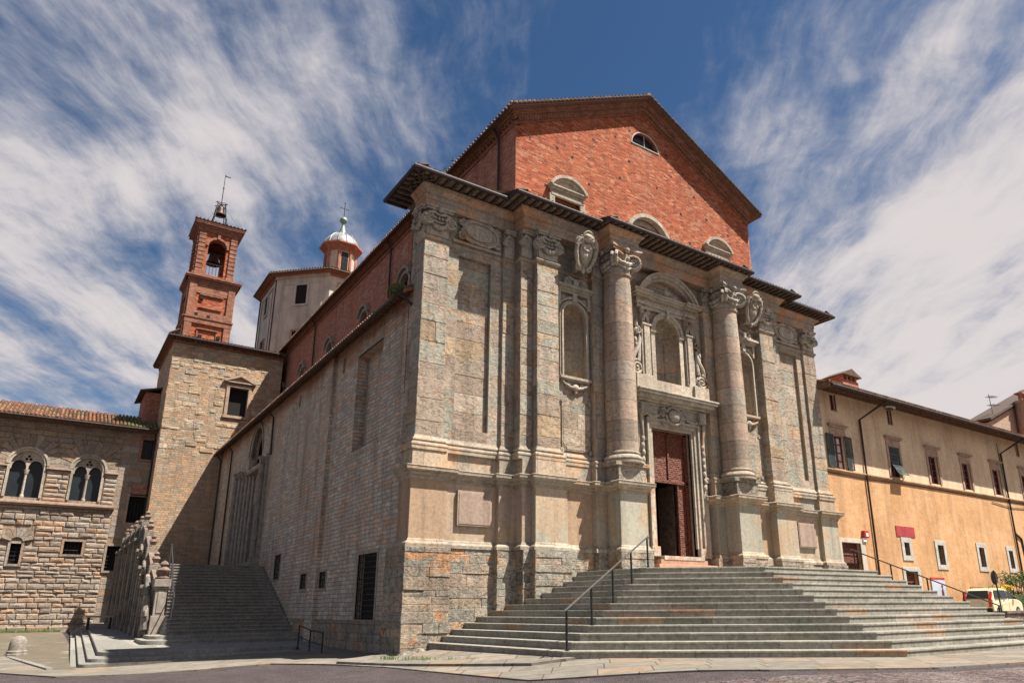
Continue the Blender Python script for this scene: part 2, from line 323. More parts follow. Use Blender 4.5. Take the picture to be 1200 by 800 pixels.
class MB:
    def __init__(s): s.v = []; s.f = []; s.c = []
    def add(s, pts, t=None):
        i = len(s.v); s.v += [tuple(p) for p in pts]; s.f.append(tuple(range(i, i+len(pts)))); s.c.append(random.random() if t is None else t)
    def faces(s, vs, fs, t=None):
        i = len(s.v); t = random.random() if t is None else t
        s.v += [tuple(p) for p in vs]
        for f in fs: s.f.append(tuple(i+k for k in f)); s.c.append(t)
    def box(s, x0, x1, y0, y1, z0, z1, t=None):
        s.faces([(x0, y0, z0), (x1, y0, z0), (x1, y1, z0), (x0, y1, z0), (x0, y0, z1), (x1, y0, z1), (x1, y1, z1), (x0, y1, z1)],
                [(0, 3, 2, 1), (4, 5, 6, 7), (0, 1, 5, 4), (1, 2, 6, 5), (2, 3, 7, 6), (3, 0, 4, 7)], t)
    def mbox(s, mp, u0, u1, v0, v1, n0, n1, t=None):
        P = [mp(u, v, n) for n in (n0, n1) for (u, v) in ((u0, v0), (u1, v0), (u1, v1), (u0, v1))]
        s.faces(P, [(0, 1, 2, 3), (7, 6, 5, 4), (0, 4, 5, 1), (1, 5, 6, 2), (2, 6, 7, 3), (3, 7, 4, 0)], t)
    def extr(s, mp, pts, n0, n1, t=None):
        k = len(pts); P = [mp(u, v, n0) for u, v in pts]+[mp(u, v, n1) for u, v in pts]
        s.faces(P, [tuple(range(k)), tuple(range(2*k-1, k-1, -1))]+[(i, i+k, (i+1) % k+k, (i+1) % k) for i in range(k)], t)
    def prism(s, pts, z0, z1, t=None): s.extr(lambda u, v, n: (u, v, n), pts, z0, z1, t)
    def tube(s, pts, r, seg=8, t=None, cap=True):
        pts = [Vector(p) for p in pts]; vs = []; fs = []; k = len(pts)
        up = Vector((0, 0, 1))
        for i, p in enumerate(pts):
            d = (pts[min(i+1, k-1)]-pts[max(i-1, 0)]).normalized()
            a = d.cross(up)
            if a.length < .05: a = d.cross(Vector((1, 0, 0)))
            a.normalize(); b = d.cross(a); rr = r[i] if isinstance(r, (list, tuple)) else r
            vs += [p+(a*math.cos(2*math.pi*j/seg)+b*math.sin(2*math.pi*j/seg))*rr for j in range(seg)]
        for i in range(k-1):
            for j in range(seg): fs.append((i*seg+j, i*seg+(j+1) % seg, (i+1)*seg+(j+1) % seg, (i+1)*seg+j))
        if cap: fs += [tuple(range(seg)), tuple((k-1)*seg+j for j in range(seg))]
        s.faces(vs, fs, t)
    def lathe(s, prof, cx, cy, z=0, seg=24, t=None, cap=True, rot=0):
        vs = []; fs = []; k = len(prof)
        for (r, h) in prof: vs += [(cx+r*math.cos(2*math.pi*j/seg+rot), cy+r*math.sin(2*math.pi*j/seg+rot), z+h) for j in range(seg)]
        for i in range(k-1):
            for j in range(seg): fs.append((i*seg+j, i*seg+(j+1) % seg, (i+1)*seg+(j+1) % seg, (i+1)*seg+j))
        if cap: fs += [tuple(range(seg)), tuple((k-1)*seg+j for j in range(seg))]
        s.faces(vs, fs, t)
    def ell(s, c, rx, ry, rz, t=None, seg=12, rings=8):
        pr = [(math.sin(math.pi*i/rings), -math.cos(math.pi*i/rings)) for i in range(rings+1)]
        vs = []; fs = []
        for (r, h) in pr: vs += [(c[0]+rx*max(r, 1e-3)*math.cos(2*math.pi*j/seg), c[1]+ry*max(r, 1e-3)*math.sin(2*math.pi*j/seg), c[2]+rz*h) for j in range(seg)]
        for i in range(rings):
            for j in range(seg): fs.append((i*seg+j, i*seg+(j+1) % seg, (i+1)*seg+(j+1) % seg, (i+1)*seg+j))
        s.faces(vs, fs, t)
    def sweep(s, outline, prof, t=None, caps=True):
        k = len(outline); q = len(prof); vs = []; fs = []
        for i, p in enumerate(outline):
            ns = []
            for a, b in ((i-1, i), (i, i+1)):
                if a < 0 or b >= k: continue
                dx_, dy_ = outline[b][0]-outline[a][0], outline[b][1]-outline[a][1]; L = math.hypot(dx_, dy_); ns.append((dy_/L, -dx_/L))
            if len(ns) == 1: nn = ns[0]
            else:
                dt = 1+ns[0][0]*ns[1][0]+ns[0][1]*ns[1][1]; nn = ((ns[0][0]+ns[1][0])/dt, (ns[0][1]+ns[1][1])/dt)
            vs += [(p[0]+nn[0]*o, p[1]+nn[1]*o, z) for (o, z) in prof]
        for i in range(k-1):
            for j in range(q): fs.append((i*q+j, (i+1)*q+j, (i+1)*q+(j+1) % q, i*q+(j+1) % q))
        if caps: fs += [tuple(range(q)), tuple((k-1)*q+j for j in range(q))]
        s.faces(vs, fs, t)
    def spiral(s, mp, cu, cv, r, n, dirn=1, turns=1.9, a0=math.pi/2, th=.16, depth=None):
        pts = []; rr = []; N = int(turns*18)
        for i in range(N+1):
            k = i/N; a = a0+dirn*k*turns*2*math.pi; q = r*(1-.88*k); pts.append(mp(cu+q*math.cos(a), cv+q*math.sin(a), n)); rr.append(r*th*(1-.45*k))
        s.tube(pts, rr, 6)
        s.disc(mp, cu, cv, r*.95, n-r*(depth or .25), n-.2*r*th)
        s.ell(mp(cu, cv, n+.02), r*.2, r*.2, r*.2, seg=8, rings=5)
    def disc(s, mp, cu, cv, r, n0, n1, seg=18, ru=None):
        s.extr(mp, [(cu+(ru or r)*math.cos(2*math.pi*j/seg), cv+r*math.sin(2*math.pi*j/seg)) for j in range(seg)], n0, n1)
    def swag(s, mp, u0, v0, u1, v1, sag, r, n, lumps=5):
        N = 20; pts = []; rr = []
        for i in range(N+1):
            k = i/N; pts.append(mp(u0+(u1-u0)*k, v0+(v1-v0)*k-sag*4*k*(1-k), n)); rr.append(r*(.45+.55*math.sin(math.pi*k))*(1+.22*math.sin(k*math.pi*2*lumps)))
        s.tube(pts, rr, 8)
    def arc(s, mp, cu, cv, r, n, th, a0=0., a1=math.pi, N=20, seg=6, ry=None):
        s.tube([mp(cu+r*math.cos(a0+(a1-a0)*i/N), cv+(ry or r)*math.sin(a0+(a1-a0)*i/N), n) for i in range(N+1)], th, seg)
    def arch_band(s, mp, cu, cv, r0, r1, n0, n1, a0=0., a1=math.pi, N=20, t=None, ks=1.0):
        for i in range(N):
            A, B = a0+(a1-a0)*i/N, a0+(a1-a0)*(i+1)/N
            P = [(cu+r*math.cos(a), cv+ks*r*math.sin(a)) for r, a in ((r0, A), (r1, A), (r1, B), (r0, B))]
            s.extr(mp, P, n0, n1, t)
    def wall(s, mp, u0, u1, v0, v1, ops=(), depth=.3, t=None, skip=()):
        """face at n=0 with openings; each op: (u0,u1,v0,v1,kind) v1 is the crown; reveals go in by depth"""
        groups = []
        for o in sorted(ops, key=lambda q: q[0]):
            if groups and o[0] < groups[-1][1]: groups[-1][1] = max(groups[-1][1], o[1]); groups[-1][2].append(o)
            else: groups.append([o[0], o[1], [o]])
        Q = lambda a, b, c, d: s.add([mp(a, c, 0), mp(b, c, 0), mp(b, d, 0), mp(a, d, 0)], t) if b-a > 1e-5 and d-c > 1e-5 else None
        cu = u0
        for ga, gb, L in groups:
            Q(cu, ga, v0, v1); cu = gb; cv = v0
            for o in sorted(L, key=lambda q: q[2]):
                a, b, c, d = o[:4]; kind = o[4] if len(o) > 4 else 'rect'
                Q(ga, gb, cv, c); Q(ga, a, c, d); Q(b, gb, c, d); cv = d
                pts = arch_pts(a, b, c, d, kind)
                if kind != 'rect':
                    arcp = [p for p in pts if p[1] > c+1e-6]
                    for i in range(len(arcp)-1):
                        p, q = arcp[i], arcp[i+1]
                        s.add([mp(p[0], p[1], 0), mp(q[0], q[1], 0), mp(q[0], d, 0), mp(p[0], d, 0)], t)
                for i in range(len(pts)):
                    p, q = pts[i], pts[(i+1) % len(pts)]
                    s.add([mp(p[0], p[1], 0), mp(q[0], q[1], 0), mp(q[0], q[1], -depth), mp(p[0], p[1], -depth)], t)
            Q(ga, gb, cv, v1)
        Q(cu, u1, v0, v1)
    def blocks(s, mp, u0, u1, v0, v1, h, w, n, var=.02, bev=.015, gap=.006, ops=(), hv=.25, jit=0.0, pillow=0.0, endj=0.0, ledge=0):
        z = v0
        while z < v1-1e-4:
            hh = h*random.uniform(1-hv, 1+hv)
            if z+hh > v1-.35*h: hh = v1-z
            za, zb = z, z+hh; z = zb
            segs = [(u0, u1)]
            for o in ops:
                if o[3] > za+.02 and o[2] < zb-.02:
                    ns = []
                    for a, b in segs:
                        if o[1] <= a or o[0] >= b: ns.append((a, b)); continue
                        if o[0]-a > .03: ns.append((a, o[0]))
                        if b-o[1] > .03: ns.append((o[1], b))
                    segs = ns
            for a, b in segs:
                x = a
                while x < b-1e-4:
                    ww = random.uniform(*w)
                    if x+ww > b-w[0]*.6: ww = b-x
                    xa, xb = x, x+ww; x = xb
                    g_ = gap; nn = n+random.uniform(-var, var); j = lambda: random.uniform(-jit, jit)
                    be = min(bev, (xb-xa)*.3, (zb-za)*.3)
                    ob = [(xa+g_, za+g_), (xb-g_, za+g_), (xb-g_, zb-g_), (xa+g_, zb-g_)]
                    ib = [(xa+g_+be, za+g_+be), (xb-g_-be, za+g_+be), (xb-g_-be, zb-g_-be), (xa+g_+be, zb-g_-be)]
                    vs = [mp(p[0], p[1], -.04) for p in ob]+[mp(p[0], p[1], nn-be*.8) for p in ob]+[mp(p[0]+j()*.6, p[1]+j()*.6, nn+j()) for p in ib]
                    fs = [(i, (i+1) % 4, (i+1) % 4+4, i+4) for i in range(4)]+[(i+4, (i+1) % 4+4, (i+1) % 4+8, i+8) for i in range(4)]
                    if pillow:
                        k = max(1, int((xb-xa)/.35)); mid = []
                        for q in range(k):
                            uu = xa+(xb-xa)*(q+.5)/k; mid.append(mp(uu+j(), (za+zb)/2+j(), nn+pillow*random.uniform(.2, 1)))
                        vs += mid
                        if k == 1: fs += [(8, 9, 12), (9, 10, 12), (10, 11, 12), (11, 8, 12)]
                        else:
                            L = list(range(12, 12+k)); fs += [tuple([8, 9]+L[::-1]), (9, 10, L[-1]), tuple([10, 11]+L), (11, 8, L[0])]
                    else: fs.append((8, 9, 10, 11))
                    s.faces(vs, fs)
    def build(s, name, mat, parent=None, smooth=False, bevel=0, kind=None, label=None):
        me = bpy.data.meshes.new(name); me.from_pydata(s.v, [], s.f)
        at = me.attributes.new('blk', 'FLOAT', 'FACE'); at.data.foreach_set('value', s.c)
        bm = bmesh.new(); bm.from_mesh(me); bmesh.ops.recalc_face_normals(bm, faces=bm.faces); bm.to_mesh(me); bm.free()
        me.materials.append(mat if not isinstance(mat, str) else M[mat])
        if smooth:
            for p in me.polygons: p.use_smooth = True
            try: me.set_sharp_from_angle(angle=R(38))
            except Exception: pass
        o = bpy.data.objects.new(name, me); col.objects.link(o)
        if parent is not None:
            o.parent = parent; o.matrix_parent_inverse = pinv(parent)
        if bevel:
            b = o.modifiers.new('bevel', 'BEVEL'); b.width = bevel; b.segments = 2; b.limit_method = 'ANGLE'
        if kind: o['kind'] = kind
        if label: o['label'] = label
        return o

def pinv(p):
    return Matrix.Translation(p.location).inverted() if p.type == 'EMPTY' else Matrix.Identity(4)

def arch_pts(a, b, c, d, kind):
    if kind == 'rect': return [(a, c), (b, c), (b, d), (a, d)]
    r = (b-a)/2; m_ = (a+b)/2; P = [(a, c), (b, c)]
    if kind == 'round': zs = d-r; rh = r
    elif kind == 'seg': rh = r*.45; zs = d-rh
    elif kind == 'lunette': zs = c; rh = d-c; P = []
    elif kind == 'pointed':
        rh = r*1.55; zs = d-rh
        for i in range(13):
            k = i/12; a_ = k*math.pi; P.append((m_+r*math.cos(a_), zs+rh*(math.sin(a_)**.8 if 0 < k < 1 else 0)))
        return P
    for i in range(19):
        a_ = i/18*math.pi; P.append((m_+r*math.cos(a_), zs+rh*math.sin(a_)+(1e-4 if kind == 'lunette' else 0)))
    return P

def thing(name, loc, label, cat, group=None):
    o = bpy.data.objects.new(name, None); col.objects.link(o); o.location = loc; o.empty_display_size = .3
    o['label'] = label; o['category'] = cat
    if group: o['group'] = group
    return o
def tag(o, label, cat, group=None):
    o['label'] = label; o['category'] = cat
    if group: o['group'] = group
    return o
def copy_tree(o, parent=None):
    c = o.copy(); col.objects.link(c)
    if parent: c.parent = parent
    for ch in list(o.children): copy_tree(ch, c)
    return c

W = 22.105
mx = lambda x: W-x
def mirror(L): return L+[(W-x, y) for x, y in reversed(L)]


# ------------------------------------------------------------------ terrain
def sm(t): t = max(0, min(1, t)); return t*t*(3-2*t)
def zg(x, y):
    z = -.52+.22*sm((x+7)/5)+.29*sm((x+2)/4)*(1-.75*sm(y/3)*sm((3-x)/3))
    z += .40*sm((y-9)/27)*(1-sm((x+2)/4))
    z += .50*sm((x-18)/14)
    return z
def sheet(name, mat, pts=None, dz=0.0, kind='structure', nx=110, ny=90, xr=(-60, 130), yr=(-60, 120)):
    mb = MB(); xs = []; ys = []
    def grid(r, n, c):
        out = set([r[0], r[1]])
        for i in range(n+1):
            k = i/n*2-1; out.add(c+(abs(k)**1.8)*(1 if k > 0 else -1)*(r[1]-c if k > 0 else c-r[0]))
        return sorted(out)
    xs = grid(xr, nx, 2.); ys = grid(yr, ny, 0.)
    idx = {}
    for i, x in enumerate(xs):
        for j, y in enumerate(ys): idx[i, j] = len(mb.v); mb.v.append((x, y, zg(x, y)+dz))
    for i in range(len(xs)-1):
        for j in range(len(ys)-1): mb.f.append((idx[i, j], idx[i+1, j], idx[i+1, j+1], idx[i, j+1])); mb.c.append(0)
    return mb.build(name, mat, kind=kind, smooth=True)
sheet('ground', 'asphalt', xr=(-900, 900), yr=(-900, 900), nx=280, ny=280)
def patch(name, mat, poly, dz, step=.8, thick=0.0):
    """a sheet with a polygon outline that follows the ground, built as a clipped grid"""
    bm = bmesh.new(); vs = [bm.verts.new((x, y, 0)) for x, y in poly]; bm.faces.new(vs)
    x0, x1 = min(p[0] for p in poly), max(p[0] for p in poly); y0, y1 = min(p[1] for p in poly), max(p[1] for p in poly)
    for ax, a, b in ((0, x0, x1), (1, y0, y1)):
        k = int((b-a)/step)
        for i in range(1, k+1):
            co = [0, 0, 0]; co[ax] = a+i*step; no = [0, 0, 0]; no[ax] = 1
            bmesh.ops.bisect_plane(bm, geom=bm.verts[:]+bm.edges[:]+bm.faces[:], plane_co=co, plane_no=no)
    if thick:
        r = bmesh.ops.extrude_face_region(bm, geom=bm.faces[:])
        for v in r['geom']:
            if isinstance(v, bmesh.types.BMVert): v.co.z = thick
    for v in bm.verts: v.co.z += zg(v.co.x, v.co.y)+dz
    bmesh.ops.recalc_face_normals(bm, faces=bm.faces)
    me = bpy.data.meshes.new(name); bm.to_mesh(me); bm.free(); me.materials.append(M[mat])
    o = bpy.data.objects.new(name, me); col.objects.link(o); o['kind'] = 'structure'; return o
patch('cobbled_road', 'setts', [(-2.5, -9.2), (1.2, -12.2), (4.6, -13.9), (9, -14.5), (16, -13.6), (30, -13.1), (60, -13.1), (60, -40), (-2, -40), (-5.5, -14)], -.03, thick=.052)
patch('pavement', 'paving', [(-14, 6.6), (-9.7, 5.6), (-8.4, 3.0), (-5.6, 2.2), (-3.4, 1.4), (-2.3, -.6), (-1.6, -2.6), (-.9, -8.2), (2.2, -11.6), (5.0, -13.3), (9, -13.9), (16, -13.0), (30, -12.6), (60, -12.6), (60, 0), (30, .4), (20, .4), (1.5, .2), (.2, .3), (.2, 14), (-8, 14), (-8.6, 6.0), (-9.8, 14.2), (-14, 14.9)], -.03, thick=.064)
patch('yard', 'yard', [(-30, 14.9), (-9.7, 14.2), (-8.5, 5.9), (-7.9, 5.6), (-7.6, 8), (-7.6, 35.7), (-30, 35.7)], -.03, thick=.072)
patch('base_slab', 'paving', [(-.75, -.95), (.9, -.75), (.9, -5.2), (1.2, -6.9), (.2, -6.6), (-1.5, -2.4), (-2.2, -.6), (-1.8, .2), (-.5, .4)], .006, thick=.09)

# ------------------------------------------------------------------ cathedral
cath = thing('cathedral', (W/2, 0, 0), 'large cathedral with unfinished sandstone facade, red brick gable above and stone side wall', 'cathedral')
def part(mb, name, mat, parent=None, **k): return mb.build(name, mat, parent or cath, **k)
F0 = front(0)

# body behind the facade
b = MB(); b.wall(front(.52), .05, W-.05, -.6, 15.5, [(9.97, 12.135, 2.4, 8.05)], depth=.6)
b.box(.05, .2, .52, 1.2, -.6, 15.5); b.box(W-.2, W-.05, .52, 1.2, -.6, 15.5); b.box(.05, W-.05, 1.15, 1.2, 8.2, 15.5)
part(b, 'facade_core', 'wallb')
# dim interior behind the door
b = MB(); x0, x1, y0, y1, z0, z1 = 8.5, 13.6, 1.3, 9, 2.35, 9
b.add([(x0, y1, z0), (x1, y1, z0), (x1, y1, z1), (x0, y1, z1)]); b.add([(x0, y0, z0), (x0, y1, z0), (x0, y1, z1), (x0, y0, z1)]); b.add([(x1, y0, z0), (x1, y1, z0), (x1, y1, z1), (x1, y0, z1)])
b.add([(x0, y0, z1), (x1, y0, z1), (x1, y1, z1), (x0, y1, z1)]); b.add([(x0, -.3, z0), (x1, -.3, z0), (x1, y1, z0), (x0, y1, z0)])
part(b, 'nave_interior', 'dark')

for S in (0, 1):
    X = (lambda a, b_: (a, b_)) if not S else (lambda a, b_: (W-b_, W-a))
    # outer bay: wall with sunken panel
    a, c = X(.9, 3.25); p = X(1.42, 2.75)
    b = MB(); b.blocks(front(.12), a, c, 6.4, 13.0, .62, (.5, 1.2), 0, .006, .012, .003, ops=[(p[0]-.02, p[1]+.02, 6.9, 13.4)], hv=.1)
    b.wall(front(.12), a, c, 6.35, 15.0, [(p[0], p[1], 6.95, 13.4)], depth=.15)
    b.blocks(front(.27), p[0], p[1], 6.95, 13.4, .68, (1.4, 1.5), 0.005, .006, .012, .003, hv=.08)
    part(b, 'bay_wall', 'shaft', bevel=0)
    # inner bay wall with niche opening
    a, c = X(5.2, 7.0); p = X(5.66, 6.68)
    b = MB(); b.wall(front(-.35), a, c, 6.35, 15.0, [(p[0], p[1], 9.5, 12.42, 'round')], depth=.12)
    b.blocks(front(-.35), a, c, 6.4, 12.4, .62, (.5, 1.0), .0, .004, .01, .003, ops=[(p[0]-.12, p[1]+.12, 9.3, 12.6)], hv=.1)
    part(b, 'bay_wall', 'shaft')
    # strip behind the column
    a, c = X(6.95, 8.9); b = MB(); b.mbox(front(-.35), a, c, 6.3, 15.0, 0, .25)
    part(b, 'backing_pilaster', 'mould', bevel=.01)
# centre wall
b = MB(); b.wall(front(-.35), 8.85, W-8.85, 2.3, 15.0, [(9.97, 12.135, 2.3, 8.05), (10.38, 11.73, 10.1, 12.95, 'round')], depth=.55)
part(b, 'centre_wall', 'mould')

# pilasters
def pil(x0, x1, y, yb, z0=6.38, z1=13.95, h=.62, leftside=True):
    for S in (0, 1):
        a, c = (x0, x1) if not S else (W-x1, W-x0)
        b = MB(); b.box(a+.012, c-.012, y+.012, yb, z0, 14.95)
        b.blocks(front(y), a, c, z0, z1, h, ((c-a)*.55, (c-a)*.99) if c-a < 1 else (.4, 1.0), .0, .010, .016, .006, hv=.28, jit=.004)
        # left hand face
        L = a if not S else a
        b.blocks(side(L), y, yb, z0, z1, h, (.5, .9), .0, .005, .01, .003, hv=.1)
        part(b, 'pilaster', 'shaft')
pil(0, .964, 0, .75); pil(3.21, 3.74, 0, .3); pil(3.72, 4.26, -.42, .1); pil(4.254, 5.225, -.712, -.2)

# columns with base, necking; each its own shaft
for S in (0, 1):
    cx = 7.92 if not S else W-7.92
    b = MB(); H = 14.0-6.55; prof = []
    for i in range(0, 61):
        k = i/60; r = .605-.075*k**1.7+.02*math.sin(k*math.pi)
        prof.append((r, k*H))
    b.lathe(prof, cx, -.97, 6.5, 40)
    prof = [(.60, 7.42), (.66, 7.42), (.67, 7.47), (.60, 7.5)]
    b.lathe([(.54, 13.72), (.59, 13.74), (.60, 13.80), (.57, 13.84), (.53, 13.86)], cx, -.97, 0, 40)
    col_o = part(b, 'column', 'drum', smooth=True)
    b = MB(); b.box(cx-.66, cx+.66, -1.5, -.3, 5.53, 6.06); b.box(cx-.82, cx+.82, -1.55, -.35, 6.06, 6.22); b.build('column_plinth', 'plinth', col_o, bevel=.02)
    b = MB(); b.lathe([(.60, 6.66), (.64, 6.64), (.66, 6.58), (.62, 6.55), (.65, 6.5), (.74, 6.44), (.77, 6.36), (.74, 6.28), (.80, 6.27), (.80, 6.2)], cx, -.97, 0, 40)
    b.build('column_base', 'mould', col_o, smooth=True)

# outlines
P = [(0, .75), (0, 0), (.964, 0), (.964, .12), (3.21, .12), (3.21, 0), (3.73, 0), (3.73, -.42), (4.254, -.42), (4.254, -.712), (5.225, -.712), (5.225, -.35), (6.95, -.35), (6.95, -.6), (7.15, -.6)]
P2 = [(8.7, -.6), (8.9, -.6), (8.9, -.35), (9.35, -.35)]
Q = [(-.12, .75), (-.12, -.14), (1.17, -.14), (1.17, .05), (3.08, .05), (3.08, -.15), (3.72, -.15), (3.72, -.6), (4.087, -.6), (4.087, -.88), (5.414, -.88), (5.414, -.5), (6.8, -.5), (6.8, -.75), (7.28, -.75), (7.28, -1.5), (8.561, -1.5), (8.561, -.75), (9.05, -.75), (9.05, -.36), (9.4, -.36)]
def mirr(L): return [(W-x, y) for x, y in reversed(L)]
def mouldings(name, outs, prof, mat, **k):
    for o in outs:
        b = MB(); b.sweep(o, prof); part(b, name, mat, **k)
mouldings('shaft_base_moulding', [P, mirr(P), P2, mirr(P2)], [(-.1, 6.06), (.15, 6.06), (.15, 6.16), (.17, 6.2), (.165, 6.26), (.12, 6.29), (.08, 6.31), (.085, 6.34), (.11, 6.37), (.10, 6.42), (.05, 6.44), (.02, 6.50), (0, 6.56), (-.1, 6.56)], 'mould')
mouldings('necking_moulding', [P, mirr(P), P2, mirr(P2)], [(-.1, 13.62), (.01, 13.62), (.05, 13.66), (.07, 13.72), (.05, 13.76), (.02, 13.78), (-.1, 13.78)], 'mould')
mouldings('pedestal_cornice', [Q, mirr(Q)], [(-.15, 5.08), (.02, 5.08), (.05, 5.13), (.05, 5.18), (.10, 5.22), (.13, 5.28), (.22, 5.33), (.25, 5.36), (.25, 5.43), (.27, 5.47), (.20, 5.50), (.05, 5.53), (-.15, 5.55)], 'mould')
Qs = [(x, y) for x, y in Q]
mouldings('upper_plinth', [Q, mirr(Q)], [(-.3, 5.5), (-.02, 5.5), (-.02, 5.62), (-.03, 6.08), (-.3, 6.08)], 'mould')
mouldings('pedestal_base_moulding', [Q, mirr(Q)], [(-.15, 2.98), (.13, 2.98), (.13, 3.08), (.10, 3.12), (.04, 3.16), (.03, 3.20), (.0, 3.24), (-.15, 3.24)], 'mould')
# pedestals (dies) and dado walls
def die(x0, x1, y, yb, name='pedestal', z0=3.1, z1=5.2, tt=None):
    for S in (0, 1):
        a, c = (x0, x1) if not S else (W-x1, W-x0)
        b = MB(); b.box(a, c, y, yb, z0, z1, (tt if not isinstance(tt, tuple) else tt[S])); part(b, name, 'die', bevel=.012)
die(-.12, 1.17, -.14, .75, tt=(.7, .5)); die(3.08, 3.73, -.15, .3, 'narrow_pedestal', tt=.9); die(3.72, 4.09, -.6, .1, 'narrow_pedestal', tt=(.9, .3))
die(4.087, 5.414, -.88, .1, tt=(.25, .5)); die(6.8, 7.3, -.75, .1, 'narrow_pedestal', tt=.5); die(7.28, 8.561, -1.5, -.3, tt=(.5, .45)); die(8.55, 9.05, -.75, .1, 'narrow_pedestal', tt=.3)
for S in (0, 1):
    for (x0, x1, y, t_) in ((1.1, 3.12, .05, .1), (5.4, 6.85, -.5, .7), (9.0, 9.6, -.36, .3)):
        a, c = (x0, x1) if not S else (W-x1, W-x0)
        b = MB(); b.box(a, c, y, .5, 2.4, 5.52, t_); part(b, 'dado_wall', 'die')
    a, c = (1.59, 2.87) if not S else (W-2.87, W-1.59)
    b = MB(); b.mbox(front(.05), a, c, 3.72, 4.86, 0, .11, .85); b.mbox(front(.05), a+.05, c-.05, 3.77, 4.81, .11, .125, .83); part(b, 'raised_panel', 'die', bevel=.015)
# rough plinth under the pedestals
pl = [(-.28, -.32, 1.27, 1.2), (1.27, -.05, 3.0, .4), (2.98, -.28, 3.72, .4), (3.7, -.72, 4.02, .4), (4.0, -1.0, 5.5, .4), (5.5, -.62, 6.75, .4), (6.75, -.9, 7.2, .4), (7.17, -1.62, 8.68, .4), (8.66, -.9, 9.3, .4)]
for S in (0, 1):
    b = MB()
    for (x0, y, x1, yb) in pl:
        a, c = (x0, x1) if not S else (W-x1, W-x0)
        z0 = -.5 if not S and x0 < 4.1 else 1.2
        b.box(a+.03, c-.03, y+.03, yb, z0, 2.96)
        b.blocks(front(y), a, c, z0, 2.98, .30, (.5, 1.3), 0, .018, .014, .001, hv=.45, jit=.008)
        b.blocks(side(a), y, yb, z0, 2.98, .30, (.5, 1.2), 0, .018, .014, .001, hv=.45, jit=.008)
    part(b, 'rough_plinth', 'plinth')
b = MB()
for i in range(9):   # broken foot of the corner
    b.ell((-.2+i*.19+random.uniform(-.05, .05), -.36, -.2+.02*i), random.uniform(.12, .24), random.uniform(.06, .12), random.uniform(.07, .16), seg=7, rings=5)
part(b, 'plinth_rubble', 'plinth')

